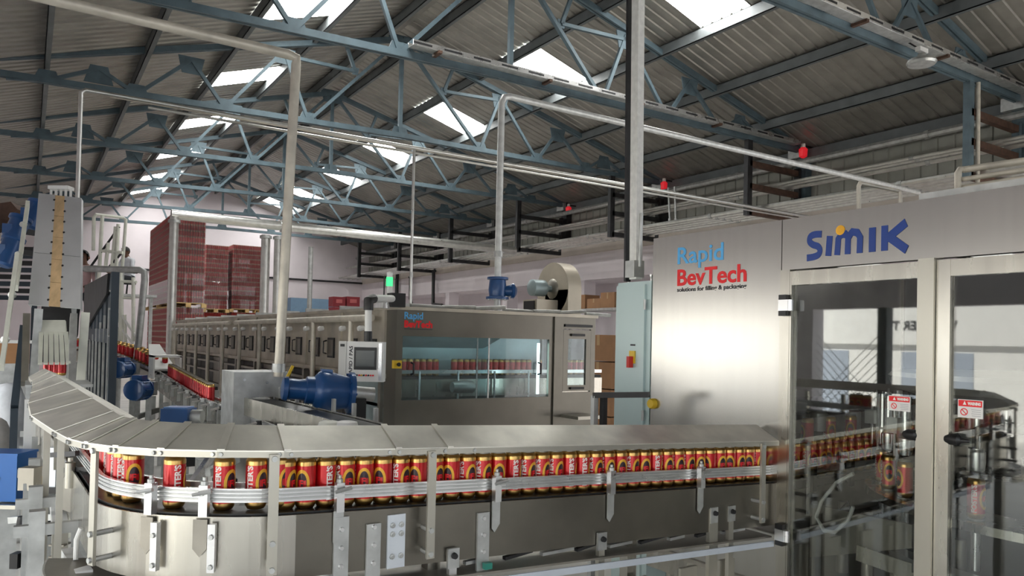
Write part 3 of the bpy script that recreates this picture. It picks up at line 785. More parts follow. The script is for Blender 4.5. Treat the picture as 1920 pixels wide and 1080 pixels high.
# ---- inside: infeed track, star wheel ring with pistons, filling heads
CCX, CCY, CCR = 4.22, 1.35, .98
MB().lathe((CCX, CCY, 0), (0, 0, 1), [(.93, .80), (.93, 1.06), (.965, 1.06), (.965, .80)], 64, False).build('star_ring', STEEL, fm)
MB().lathe((CCX, CCY, 0), (0, 0, 1), [(.70, 1.02), (.70, 1.10), (.755, 1.10), (.755, 1.02)], 64, False).build('lower_ring', ALU, fm)
MB().lathe((CCX, CCY, 0), (0, 0, 1), [(ZBm, .72), (.93, .72)], 40, False).build('carousel_drum', mat('drum_dark', (.10, .105, .11), .7, .35, .2), fm)
MB().lathe((CCX, CCY, 0), (0, 0, 1), [(1.40, .2), (1.40, .74), (1.46, .94), (1.52, .96), (1.54, .94), (1.54, .2)], 48, False).build('filler_bowl', ALU_W, fm)
MB().lathe((CCX, CCY, 0), (0, 0, 1), [(.96, .16), (ZT - .02, .16)], 24, False).build('centre_column', STEEL_D, fm)
ZC = .972
clab = {46: 'red beer can on the filling carousel, behind the next can', 34: 'red beer can on the filling carousel left of the centre door post', 22: 'red beer can on the filling carousel half hidden by the centre door post', 10: 'large upright red beer can on the carousel behind the second glass door'}
for k in range(30):
    dg = 10 + 12 * k; a = PI - math.radians(dg); p = Vector((CCX + CCR * math.cos(a), CCY + CCR * math.sin(a), 0))
    MB().lathe(p, (0, 0, 1), [(.76, .017), (.93, .017)], 10).build('lift_piston', ALU, fm)
    MB().lathe(p, (0, 0, 1), [(.965, .030), (.971, .030)], 12).build('can_seat', STEEL_D, fm)
    h = MB().lathe(p, (0, 0, 1), [(1.155, .012), (1.165, .030), (1.20, .034), (1.24, .034), (1.25, .022), (1.42, .022)], 12).build('filling_head', ALU, fm)
    q = Vector((CCX + (CCR + .05) * math.cos(a), CCY + (CCR + .05) * math.sin(a), 0))
    MB().lathe(q, (0, 0, 1), [(1.16, .006), (1.43, .006)], 6).build('guide_rod', ALU, h)
    if k % 2 == 0: MB().cbox((q.x, q.y, 1.30), (.05, .05, .07)).build('valve_block', GALV, h)
    if dg in clab or dg in (58,):
        place_can(Vector((p.x, p.y, ZC)), face(p, {46: .0, 34: -1.1, 22: -1.2, 10: 1.0}.get(dg, 0)), clab.get(dg, 'red beer can entering the filling carousel from the infeed track'), 'cans on the filling carousel')
# infeed track
ift = []
for k in range(12):
    x = 3.10 + .0680 * k
    p = Vector((x + .06, YS - .03, .985)); place_can(p, face(p, rnd.uniform(-.6, 1.2)), ORD[k] + ' beer can from the door frame in the infeed row behind the glass', 'cans on the infeed track')
MB().box((XF + .05, YS - .09, .95), (4.0, YS + .03, .985)).build('infeed_belt', RUBBER, fm)
for yy in (YS - .095, YS + .02): MB().box((XF + .06, yy, 1.015), (4.0, yy + .01, 1.05)).build('infeed_rail', ALU, fm)
MB().box((XF + .06, YS - .11, .80), (4.05, YS - .10, .95)).build('infeed_side_plate', STEEL_D, fm)
for x in (3.3, 3.62, 3.95): MB().box((x, YS - .13, .93), (x + .03, YS - .10, 1.06)).build('infeed_bracket', BLACK, fm)
# back row: dark machine bodies and a second row of cans
MB().box((3.5, 2.62, .55), (4.6, 2.95, 1.18)).build('seamer_body', DARK, fm)
for k in range(6): MB().lathe((3.45 + .16 * k, 2.60, 1.18), (0, 0, 1), [(0, .05), (.10, .05), (.11, .03), (.16, .03)], 12).build('seamer_head', DARK if k % 2 else GALV, fm)
MB().box((3.4, 2.55, 1.30), (4.7, 3.0, 1.38)).build('seamer_plate', DARK, fm)
for k in range(4):
    p = Vector((3.4 + .2 * k, 2.55, 1.10)); place_can(p, rnd.uniform(0, 6), 'red beer can standing behind the infeed row inside the filling machine', 'cans behind the infeed row')
MB().box((3.36, 2.50, 1.07), (4.1, 2.60, 1.10)).build('transfer_plate', STEEL_D, fm)
# cover plates under the star ring and hoses
MB().prism([(3.25, 2.28, .62), (3.25, 2.28, .88), (3.2, 1.75, .90), (3.2, 1.75, .80)], (.02, 0, 0)).build('guard_plate', STEEL_D, fm)
hz = [U(u, v, X=3.20) for u, v in ((1600, 888), (1568, 905), (1540, 940), (1530, 970), (1545, 995), (1565, 998), (1590, 975), (1600, 950))]
MB().tube(hz, .009, 8).build('clear_hose', mat('hose_grey', (.55, .55, .52), 0, .3, .05), fm)
hz = [U(u, v, X=3.25) for u, v in ((1480, 995), (1520, 992), (1560, 975), (1590, 940), (1610, 1000), (1620, 1025), (1590, 1030), (1565, 1000))]
MB().tube(hz, .005, 6).build('black_cable', BLACK, fm)
for x, y in ((3.35, 1.9), (3.45, 2.1), (3.3, 1.6), (3.55, 2.3), (3.3, 1.2)):
    MB().lathe((x, y, ZBm), (0, 0, 1), [(0, .03), (.36, .022)], 10).build('support_leg', STEEL_D, fm)
MB().bar((3.2, 2.0, .72), (3.2, .4, .60), .01, .07).build('gutter', STEEL, fm)
hk = U(1800, 810, X=3.22)
MB().tube([hk + Vector((0, -.05, -.06)), hk + Vector((0, -.05, 0)), hk + Vector((.02, -.1, .03)), hk + Vector((.05, -.3, .03))], .022, 10).build('black_elbow', BLACK, fm)
for u, v in ((1708, 815), (1787, 824)):
    k_ = U(u, v, X=XF - .02); MB().lathe(k_, (0, -1, 0), [(-.03, .012), (-.01, .022), (.02, .022), (.03, .01), (.06, .006)], 10).build('door_knob', BLACK, fm)
# pipes on top of the machine
def pipe(name, pts, r, m, parent=None, n=10): return MB().tube(pts, r, n).build(name, m, parent)
pp = thing('roof_pipe_hoop', 'thin steel pipe hoop standing on the roof of the filling machine', 'pipe', U(1610, 410, D=3.9))
pipe('hoop_tube', [U(1610, 415, D=3.9), U(1610, 349, D=3.9), U(1613, 343, D=3.9), U(1684, 358, D=4.2), U(1688, 362, D=4.2), U(1688, 400, D=4.2)], .011, PIPEB, pp)
MB().lathe(U(1688, 398, D=4.18), (0, 0, 1), [(0, .02), (.03, .02)], 10).build('floor_collar', BLACK, pp)
pp = thing('roof_pipe_run', 'bundle of three cream pipes bending up from the filling machine roof', 'pipe', U(1796, 382, D=3.6))
pipe('riser_tube', [U(1796, 385, D=3.6), U(1796, 325, D=3.6), U(1800, 318, D=3.6), U(1808, 318, D=3.6), U(1960, 296, D=3.2)], .016, PIPEB, pp)
for v, r in ((337, .012), (352, .012)): pipe('branch_tube', [U(1800, v, D=3.62), U(1960, v - 24, D=3.22)], r, PIPEB, pp)
pp = thing('conduit_drop', 'thin pale conduit running down beside the nearest pipe rack hanger, behind the filling machine', 'conduit', (12.22, TY[0] - .08, 0))
pipe('conduit_tube', [(12.22, TY[0] - .08, 5.8), (12.26, TY[0] - .08, 0)], .032, PIPEB, pp)
MB().lathe((12.26, TY[0] - .08, 2.6), (0, 0, 1), [(0, .05), (.10, .05)], 10).build('conduit_gland', GALV, pp)
MB().box((XF + .15, -.2, ZT), (XF + .8, yf(1895), ZT + .17)).build('roof_control_box', GALV, fm)
MB().box((XF + .12, -.6, ZT), (XF + .16, yf(1690), ZT + .05)).build('roof_rail', GALV, fm)

# ================================================================== electrical cabinet and trunking
cb = thing('electrical_cabinet', 'pale blue-grey electrical cabinet with red and yellow main switch', 'cabinet', (XF + .15, 3.36, 0))
ca, cbv = yf(1157, XF + .02), yf(1221, XF + .02)
MB().box((XF + .02, cbv + .006, .1), (XF + .45, ca, 2.02)).build('cabinet_body', CABG, cb)
dr = MB().box((XF + .004, cbv + .045, .14), (XF + .022, ca - .004, 2.0)).build('cabinet_door', CABG, cb); INV[dr.name] = Matrix()
for zz in (.5, 1.2, 1.85): MB().lathe((XF + .002, cbv + .04, zz), (0, 0, 1), [(0, .008), (.06, .008)], 8).build('hinge', GALV, dr)
ys, zs = yf(1186), zf(1186, 672)
sw = MB().box((XF - .004, ys - .024, zs - .03), (XF + .006, ys + .024, zs + .045)).build('switch_plate', SWY, dr)
MB().box((XF - .035, ys - .012, zs - .055), (XF - .004, ys + .012, zs + .012)).build('switch_handle', SWR, cb)
MB().box((XF + .001, ys - .02, zs + .075), (XF + .004, ys + .02, zs + .085)).build('switch_tag', LETK, cb)
for y in (cbv + .05, ca - .05): MB().lathe((XF + .06, y, 2.02), (0, 0, 1), [(0, .006), (.02, .006), (.03, .012), (.04, .012)], 8).build('lifting_eye', ALU, cb)
MB().box((XF + .03, cbv + .01, 0), (XF + .44, ca, .1)).build('plinth', DARK, cb)
tk = thing('cable_trunking', 'tall white vertical cable trunking rising from the pale blue cabinet', 'trunking', U(1190, 528, D=4.55))
A, B = U(1192, 524, D=4.5), U(1197, -30, D=4.5); B = B + (B - A) * 1.55
MB().bar(A, B, .060, .05, (1, 0, 0)).build('trunking_cover', mat('trunking_white', (.74, .74, .71), .1, .45, .1, 30), tk)
A2, B2 = U(1176, 528, D=4.56), U(1181, -30, D=4.56); B2 = B2 + (B2 - A2) * 1.55
MB().bar(A2, B2, .018, .04, (1, 0, 0)).build('trunking_side', DARK, tk)
A2 = U(1199, 500, D=4.47); B2 = U(1203, 400, D=4.47)
MB().tube([A2, U(1201, 450, D=4.47), B2], .010, 8).build('cable', GALV, tk)
MB().cbox(U(1190, 505, D=4.5), (.08, .08, .10)).build('trunking_boot', GALV, tk)
rl = thing('dark_guard_rail', 'dark horizontal guard rail crossing in front of the pale cabinet', 'rail', U(1165, 741, D=4.1))
MB().bar(U(1113, 741, D=4.15), U(1217, 740, D=4.0), .03, .03).build('rail_bar', DARK, rl)
for u in (1115, 1132): MB().bar(U(u, 742, D=4.15), U(u, 742, D=4.15) * 1 - Vector((0, 0, 1.30)), .03, .03, (0, 1, 0)).build('rail_post', GALV if u == 1115 else DARK, rl)

# ================================================================== tunnel pasteuriser
PX, PY, PW, PZT = 2.70, 6.0, 2.22, 1.90
PE = 17.4
pa = thing('tunnel_pasteuriser', 'long stained steel tunnel pasteuriser with a lit front window', 'machine', (PX + 1.1, PY + 5, 0))
def xf(u, y=PY): return U(u, 640, Y=y).x
def zfp(u, v, y=PY): return U(u, v, Y=y).z
WX0, WX1 = xf(755), xf(1030); WZ1, WZ0 = zfp(755, 630), zfp(755, 751)
DX0, DX1 = xf(1054), xf(1108)
PXE = xf(1116)
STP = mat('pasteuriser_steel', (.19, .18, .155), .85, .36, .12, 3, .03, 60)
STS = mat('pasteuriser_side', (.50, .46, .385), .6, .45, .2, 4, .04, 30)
T = .03
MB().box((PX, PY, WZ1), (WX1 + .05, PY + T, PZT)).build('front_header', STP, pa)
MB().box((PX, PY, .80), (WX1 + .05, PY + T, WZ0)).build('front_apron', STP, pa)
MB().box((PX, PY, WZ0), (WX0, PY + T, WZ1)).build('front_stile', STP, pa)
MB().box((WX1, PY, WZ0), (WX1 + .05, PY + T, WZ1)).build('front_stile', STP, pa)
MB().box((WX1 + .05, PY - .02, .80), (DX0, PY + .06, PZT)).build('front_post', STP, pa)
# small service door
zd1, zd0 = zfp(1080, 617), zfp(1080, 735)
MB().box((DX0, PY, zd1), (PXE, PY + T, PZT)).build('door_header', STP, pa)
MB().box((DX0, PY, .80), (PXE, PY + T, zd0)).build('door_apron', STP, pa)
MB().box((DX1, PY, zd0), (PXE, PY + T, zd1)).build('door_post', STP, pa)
sd = MB().box((DX0 + .01, PY - .01, zd0 + .01), (DX0 + .07, PY + .02, zd1 - .01)).box((DX1 - .07, PY - .01, zd0 + .01), (DX1 - .01, PY + .02, zd1 - .01)).box((DX0 + .07, PY - .01, zd1 - .10), (DX1 - .07, PY + .02, zd1 - .01)).box((DX0 + .07, PY - .01, zd0 + .01), (DX1 - .07, PY + .02, zd0 + .07)).build('service_door', STP, pa)
MB().box((DX0 + .07, PY, zd0 + .07), (DX1 - .07, PY + .006, zd1 - .10)).build('door_pane', GLASS2, sd)
for zz in (zd1 - .06, zd0 + .04): MB().box((DX0 + .10, PY - .03, zz - .012), (DX1 - .10, PY - .01, zz + .012)).build('door_handle', BLACK, sd)
MB().box((DX0 + .02, PY - .025, zd1 + .02), (DX1, PY, zd1 + .045)).build('door_rail', BLACK, pa)
# window: two sliding panes, handles
wm = (WX0 + WX1) / 2
for a, b, yy in ((WX0, wm + .10, .012), (wm - .02, WX1, .020)):
    g = MB().box((a, PY + yy, WZ0), (b, PY + yy + .005, WZ1)).build('window_pane', GLASS2, pa)
    xx = b if a == WX0 else a
    MB().box((xx - .006, PY + yy - .004, WZ0), (xx + .006, PY + yy + .008, WZ1)).build('pane_edge', ALU, g)
for u in (773, 1011):
    x, z1_, z0_ = xf(u), zfp(u, 680), zfp(u, 702)
    MB().tube([(x, PY + .01, z1_), (x, PY - .04, z1_ - .01), (x, PY - .04, z0_ + .01), (x, PY + .01, z0_)], .009, 8).build('window_handle', BLACK, pa)
# chamber behind the window, lit by a tube and an added hidden one
CD = .95
MB().box((PX + .02, PY + CD, .80), (PXE, PY + CD + .03, PZT)).build('chamber_back', CHAMB, pa)
MB().box((PX + .02, PY + T, .80), (PX + .05, PY + CD, PZT)).build('chamber_side', CHAMB, pa)
MB().box((PX + .02, PY + T, 1.02), (PXE, PY + CD, 1.05)).build('chamber_floor', DARK, pa)
MB().prism([(PX + .10, PY + CD, PZT - .10), (PX + .10, PY + .45, PZT - .06), (PX + .10, PY + .40, PZT - .16), (PX + .10, PY + CD, PZT - .34)], (1.35, 0, 0)).build('spray_hood', mat('chamber_pale', (.62, .75, .78), .3, .4, .1), pa)
MB().lathe((WX1 - .06, PY + .10, WZ0 + .02), (0, 0, 1), [(0, .014), (WZ1 - WZ0 - .06, .014)], 10).build('tube_lamp', TUBE, pa)
MB().tube([(WX0 + .1, PY + .15, WZ1 + .04), (WX1 - .2, PY + .15, WZ1 + .04)], .012, 8).build('tube_lamp', TUBE, pa)  # added tube hidden above the window edge, brightens the chamber
zcb = 1.29
MB().box((PX + .06, PY + .50, zcb - .03), (PXE + .5, PY + .62, zcb)).build('chamber_belt', DARK, pa)
for yy in (.485, .60): MB().box((PX + .06, PY + yy, zcb + .025), (PXE + .5, PY + yy + .01, zcb + .06)).build('chamber_rail', ALU, pa)
MB().box((PX + .06, PY + .48, zcb - .20), (PXE + .5, PY + .49, zcb - .03)).build('chamber_side_plate', STEEL, pa)
for k in range(5):
    x = PX + .45 + .42 * k; MB().tube([(x, PY + .45, zcb + .05), (x, PY + .45, zcb - .22), (x, PY + .40, zcb - .26)], .011, 8).build('rail_post', ALU, pa)
MB().lathe((PX + .75, PY + .35, zcb - .10), (1, 0, 0), [(0, .05), (.05, .06), (.22, .06), (.26, .03)], 12).build('chamber_motor', GALV, pa)
nwin = -1
gaps = {9, 10, 25, 27, 28, 30}
for k in range(36):
    if k in gaps: continue
    p = Vector((PX + .12 + .069 * k, PY + .556, zcb))
    if p.x > PXE + .35: break
    nwin += 1
    place_can(p, rnd.uniform(-.8, 1.4), ORD[nwin] + ' beer can from the left behind the lit pasteuriser window' if p.x < WX1 else 'red beer can leaving the pasteuriser beside the service door', 'cans in the pasteuriser window' if p.x < WX1 else 'cans leaving the pasteuriser', False)
# roof, ends, side wall in bays
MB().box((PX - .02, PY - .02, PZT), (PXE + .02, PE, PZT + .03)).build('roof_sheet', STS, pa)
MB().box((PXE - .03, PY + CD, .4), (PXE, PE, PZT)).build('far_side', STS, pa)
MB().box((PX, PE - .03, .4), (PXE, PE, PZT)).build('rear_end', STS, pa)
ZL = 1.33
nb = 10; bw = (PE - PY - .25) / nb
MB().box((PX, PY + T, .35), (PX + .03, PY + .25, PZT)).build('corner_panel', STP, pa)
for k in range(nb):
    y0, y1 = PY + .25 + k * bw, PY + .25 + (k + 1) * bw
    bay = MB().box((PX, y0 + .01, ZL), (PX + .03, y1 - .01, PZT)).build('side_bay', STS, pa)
    MB().box((PX - .02, y0 - .03, ZL - .05), (PX, y0 + .03, PZT)).build('bay_rib', STS, bay)
    for f in (.25, .68):
        yc = y0 + bw * f
        MB().box((PX - .012, yc - .10, ZL + .10), (PX, yc + .10, ZL + .31)).build('hatch_frame', DARK, bay)
        MB().box((PX - .016, yc - .08, ZL + .12), (PX - .008, yc + .08, ZL + .29)).build('hatch_cover', STP, bay)
        MB().tube([(PX - .01, yc + .13, ZL + .14), (PX - .045, yc + .13, ZL + .15), (PX - .045, yc + .13, ZL + .27), (PX - .01, yc + .13, ZL + .28)], .008, 6).build('hatch_handle', BLACK, bay)
        MB().lathe((PX - .10, yc - .02, PZT - .16), (-1, 0, -.2), [(0, .022), (.04, .028), (.06, .02)], 8).build('valve_cap', WHITE, bay)
    MB().tube([(PX - .09, y0 + bw * .55, PZT - .07), (PX - .09, y0 + bw * .55, .55)], .028, 10).build('drop_pipe', PIPEB, bay)
    MB().box((PX - .02, y0 - .005, PZT + .03), (PX + .25, y0 + .02, PZT + .07)).build('roof_clip', GALV, bay)
    # lower tank strips
    MB().box((PX + .10, y0, .35), (PX + .13, y1 - .01, ZL - .08)).build('tank_panel', DARK if k % 3 else STEEL_D, bay)
    for zz in (.55, .78, 1.0, 1.16): MB().box((PX + .03, y0, zz), (PX + .10, y1 - .03, zz + .03)).build('tank_rib', STEEL_D, bay)
    MB().bar((PX + .02, y0 + .08, 0), (PX + .02, y0 + .08, ZL), .06, .06, (0, 1, 0)).build('leg', STEEL_D, bay)
MB().box((PX - .05, PY + .2, ZL - .04), (PX + .03, PE, ZL)).build('side_ledge', STS, pa)
MB().tube([(PX - .09, PY + .35, PZT - .07), (PX - .09, PY + 5.6, PZT - .07)], .033, 10).build('spray_header', PIPEB, pa)
MB().tube([(PX - .09, PY + 6.0, PZT - .07), (PX - .09, PE - .2, PZT - .07)], .028, 10).build('spray_header', PIPEB, pa)
for y in (PY + 1.2, PY + 2.6): 
    MB().tube([(PX - .12, y, ZL - .05), (PX - .16, y, ZL - .06), (PX - .18, y, ZL - .12), (PX - .18, y, .2)], .04, 10).build('drain_pipe', STS, pa)
# logo and switch on the front
yy = PY - .002; exx = Vector((1, 0, 0)); xa = xf(757)
flat_text('logo_lettering', 'Rapid', .085, LETB, pa, (xa, yy, zfp(757, 602)), exx, ey, width=xf(792) - xa, bold=.002)
flat_text('logo_lettering', 'BevTech', .08, LETR, pa, (xa, yy, zfp(757, 614)), exx, ey, width=xf(810) - xa, bold=.004)
MB().box((xa, yy - .001, zfp(757, 617)), (xf(810), yy, zfp(757, 616))).build('logo_tagline', LETK, pa)
x, z_ = xf(743), zfp(743, 683)
e = MB().box((x - .035, PY - .05, z_ - .035), (x + .035, PY, z_ + .035)).build('emergency_box', SWY, pa)
MB().lathe((x, PY - .05, z_), (0, -1, 0), [(0, .014), (.02, .018)], 10).build('push_button', BLACK, pa)
MB().box((xf(1052), PY - .30, .90), (xf(1098), PY - .02, .93)).build('step_shelf', ALU_W, pa)
for k in range(7):
    x = PX + .15 + .33 * k; MB().tube([(x, PY + .05 + .03 * (k % 2), PZT + .045), (x + .34, PY + .06, PZT + .04 + .015 * (k % 3))], .018, 8).build('roof_cable', GALV, pa)
# signal tower
stw = thing('signal_tower', 'small signal tower with a glowing green lamp on the pasteuriser roof', 'signal light', U(729, 575, Y=PY + .15))
b = U(729, 582, Y=PY + .15)
MB().lathe(Vector((b.x, b.y, PZT + .03)), (0, 0, 1), [(0, .06), (.02, .06), (.03, .03), (.10, .03)], 12).build('tower_base', GALV, stw)
MB().lathe(Vector((b.x, b.y, PZT + .13)), (0, 0, 1), [(0, .028), (.08, .028)], 14).build('lamp_white', WHITE, stw)
MB().lathe(Vector((b.x, b.y, PZT + .21)), (0, 0, 1), [(0, .030), (.08, .030)], 14).build('lamp_green', GREEN, stw)
MB().lathe(Vector((b.x, b.y, PZT + .29)), (0, 0, 1), [(0, .028), (.04, .028), (.05, .01)], 14).build('tower_cap', WHITE, stw)
MB().tube([(b.x - .05, b.y, PZT + .03), (b.x - .05, b.y, PZT + .30)], .006, 6).tube([(b.x + .06, b.y, PZT + .03), (b.x + .06, b.y, PZT + .28)], .006, 6).build('cable', BLACK, stw)
# operator panel on its swing arm
hm = thing('operator_panel', 'white operator panel with dark screen and push buttons on a swing arm', 'control panel', U(680, 700, D=5.4))
HD = 5.45
c = U(677, 678, D=HD); rr, uu, ff = _r0, Vector((0, 0, 1)), Vector((_f.x, _f.y, 0)).normalized()
sc_ = HD / FPX
body = MB().obox(c + ff * .05, rr, ff, uu, (84 * sc_, .10, 75 * sc_)).build('panel_housing', WHITE, hm)
MB().obox(c - rr * 35 * sc_ - ff * .003, rr, ff, uu, (14 * sc_, .01, 73 * sc_)).build('panel_edge', mat('panel_grey', (.62, .62, .60), 0, .4, .02), body)
for s in (-1, 1):
    MB().obox(c - rr * 35 * sc_ - ff * .009 + uu * s * 30 * sc_, rr, ff, uu, (8 * sc_, .004, 5 * sc_)).build('edge_clip', BLACK, body)
MB().obox(c + rr * 36 * sc_ - ff * .003, rr, ff, uu, (6 * sc_, .012, 70 * sc_)).build('panel_edge', ALU, body)
s_ = MB().obox(c + rr * 8 * sc_ + uu * 6 * sc_ - ff * .004, rr, ff, uu, (42 * sc_, .010, 42 * sc_)).build('screen_bezel', BLACK, body)
MB().obox(c + rr * 8 * sc_ + uu * 6 * sc_ - ff * .010, rr, ff, uu, (35 * sc_, .002, 30 * sc_)).build('screen', mat('screen_grey', (.05, .06, .06), 0, .2, 0), body)
for k, m in enumerate((BLACK, LETR, SWY, BLACK, LETR, BLACK, LETR, LETR)):
    MB().lathe(c + rr * (-7 + 4.3 * k) * sc_ - uu * 25.5 * sc_, -ff, [(0, 1.7 * sc_), (.012, 1.5 * sc_)], 8).build('push_button', m, body)
flat_text('panel_lettering', 'RAPID / PAS', .035, LETK, body, c - rr * 16 * sc_ - uu * 29 * sc_ - ff * .002, uu, -rr, width=58 * sc_, bold=.0008)
a0 = U(690, 640, D=HD + .05); a1 = U(691, 572, D=HD + .05)
MB().tube([a0, a0.lerp(a1, .28)], .030, 12).build('arm_socket', BLACK, hm)
MB().tube([a0.lerp(a1, .28), a0.lerp(a1, .86)], .026, 12).build('arm_tube', WHITE, hm)
el = U(691, 563, D=HD + .05)
MB().tube([a0.lerp(a1, .86), a1, el, U(700, 560, D=HD + .15)], .036, 12).build('arm_elbow', BLACK, hm)
MB().tube([U(700, 560, D=HD + .15), U(735, 560, D=6.35)], .030, 12).build('arm_tube', WHITE, hm)
MB().cbox(U(743, 563, D=6.45), (.13, .10, .12)).build('arm_swivel', BLACK, hm)
MB().lathe(U(715, 578, D=6.2), (0, 0, 1), [(0, .07), (.05, .06), (.07, .02)], 12).build('arm_bracket', ALU, hm)
# exhaust fan on the roof
fn = thing('exhaust_fan', 'beige snail-shell exhaust fan with motor on the pasteuriser roof', 'fan', U(1045, 580, Y=8.2))
fc = U(1042, 545, Y=8.2)
FANM = mat('fan_beige', (.52, .47, .38), .3, .45, .12, 4)
MB().lathe(fc + Vector((-.06, 0, .02)), (1, 0, 0), [(0, .02), (0, .36), (.22, .36), (.22, .02)], 28, False).build('fan_scroll', FANM, fn)
MB().box(fc + Vector((-.06, -.36, -.45)), fc + Vector((.16, .16, .0))).build('fan_outlet', FANM, fn)
MB().lathe(fc + Vector((-.09, 0, .02)), (1, 0, 0), [(0, .10), (.03, .14)], 16).build('inlet_ring', STEEL_D, fn)
MB().lathe(fc + Vector((-.42, 0, .02)), (1, 0, 0), [(0, .08), (.02, .11), (.22, .11), (.24, .05), (.34, .04)], 16).build('fan_motor', mat('motor_grey', (.30, .38, .40), .3, .4, .1), fn)
MB().box(fc + Vector((-.42, -.16, -.45)), fc + Vector((-.08, .16, -.14))).build('motor_stand', FANM, fn)
MB().box(fc + Vector((-.44, -.12, -.42)), fc + Vector((-.425, .12, -.16))).build('stand_opening', BLACK, fn)
# ================================================================== overhead pipes
def run(name, label, cat, pts, r, m, extra=(), group=None):
    t = thing(name, label, cat, pts[-1], group); MB().tube(pts, r, 12).build('pipe_tube', m, t)
    for nm, mbx, mm in extra: mbx.build(nm, mm, t)
    return t
def collar(p, ax, r): return MB().lathe(Vector(p) - Vector(ax) * .03, ax, [(0, r * 1.35), (.06, r * 1.35)], 12)
# tall beige pipe with perforated tray beside the horizontal leg
q0, q1, q2 = U(40, -14, Z=3.62), U(553, 104, D=5.2), U(522, 706, D=5.2)
q1 = Vector((q1.x, q1.y, 3.60))
qw = q0 + (q0 - q1) * ((XL - q0.x) / (q0.x - q1.x))
run('beige_riser_pipe', 'thick beige pipe dropping to the grey drive housing behind the conveyor', 'pipe', [qw, q0, q1 - (q1 - q0).normalized() * .05, q1 + Vector((0, 0, -.012)) + (q1 - q0).normalized() * .01, q1 + Vector((.01, 0, -.06)), q2], .034, PIPEB,
    [('pipe_collar', collar(q2 + Vector((0, 0, .06)), (0, 0, 1), .034), GALV)])
YQ = 8.0
h0 = U(152, 168, Y=YQ); ZQ = 3.90
hp = thing('twin_pipe_run', 'pair of thin galvanised pipes crossing the hall with a drop beside the inclined elevator', 'pipe', (h0.x, YQ, ZQ))
MB().tube([(12.2, YQ, ZQ), (h0.x + .04, YQ, ZQ), (h0.x, YQ, ZQ - .03), (h0.x, YQ, 1.4)], .022, 10).build('pipe_tube', PIPES, hp)
MB().tube([(12.2, YQ + .15, ZQ + .03), (h0.x + .25, YQ + .15, ZQ + .03)], .018, 10).build('pipe_tube', PIPEB, hp)
MB().tube([(12.2, YQ + .3, ZQ + .02), (h0.x + .6, YQ + .3, ZQ + .02)], .015, 10).build('pipe_tube', PIPES, hp)
xq = U(777, 268, Y=YQ).x
run('thin_drop_pipe', 'thin grey pipe dropping to the pasteuriser roof beside the signal tower', 'pipe', [(xq, YQ, ZQ), (xq, YQ, PZT + .02)], .017, PIPES, [('pipe_collar', collar((xq, YQ, 2.4), (0, 0, 1), .017), GALV)])
x9 = U(941, 178, Y=6.6).x; Z9 = 4.22
vp = run('valve_drop_pipe', 'white pipe bending down to the blue valve on the pasteuriser', 'pipe', [(12.15, 6.6, Z9), (x9 + .10, 6.6, Z9), (x9 + .03, 6.6, Z9 - .02), (x9, 6.6, Z9 - .09), (x9, 6.6, PZT + .02)], .036, mat('pipe_white', (.70, .71, .70), .3, .4, .15, 14),
    [('pipe_collar', collar((x9, 6.6, 2.55), (0, 0, 1), .036), GALV)])
zv = zfp(938, 540, 6.6)
va = thing('blue_valve', 'bright blue flanged control valve on the white drop pipe', 'valve', (x9, 6.6, zv))
MB().lathe((x9, 6.6, zv - .12), (0, 0, 1), [(0, .12), (.025, .12), (.03, .085), (.10, .095), (.20, .085), (.205, .11), (.23, .11)], 18).build('valve_body', BLUEM, va)
MB().lathe((x9, 6.58, zv - .03), (1, -.35, 0), [(.06, .05), (.13, .065), (.135, .08), (.16, .08), (.19, .04)], 14).build('valve_actuator', BLUEM, va)
for k in range(6): MB().lathe((x9 + .10 * math.cos(k), 6.6 + .10 * math.sin(k), zv - .13), (0, 0, 1), [(0, .012), (.02, .012)], 6).build('flange_bolt', GALV, va)
# silver ducts by the far end of the pasteuriser
YD = 17.8; xd = U(321, 400, Y=YD).x
run('silver_duct', 'silver duct running level from the stacked cans towards the right wall', 'duct', [(11.6, YD, 4.22), (xd, YD, 4.26)], .11, PIPES, [('duct_band', collar((5.0, YD, 4.25), (1, 0, 0), .11), GALV)])
run('silver_duct_post', 'silver vertical duct standing in front of the tallest stack of cans', 'duct', [(xd + .05, YD - .1, 4.2), (xd + .05, YD - .1, .0)], .095, PIPES, [('duct_band', collar((xd + .05, YD - .1, 4.1), (0, 0, 1), .095), GALV)])
for k, (u, r, lb) in enumerate(((497, .105, 'left of the two silver vertical ducts beside the tall beige pipe'), (520, .09, 'silver vertical duct just behind the tall beige pipe'))):
    xx = U(u, 500, Y=YD).x; run('silver_stub_duct', lb, 'duct', [(xx, YD, 4.0), (xx, YD, 1.9)], r, PIPES, [('duct_band', collar((xx, YD, 3.95), (0, 0, 1), r), GALV)])
xx = U(582, 500, Y=18.5).x; run('thin_grey_post', 'thin grey post standing behind the pasteuriser right of the ducts', 'post', [(xx, 18.5, 3.9), (xx, 18.5, 0)], .06, GALV, [('post_band', collar((xx, 18.5, 2.2), (0, 0, 1), .06), GALV)])
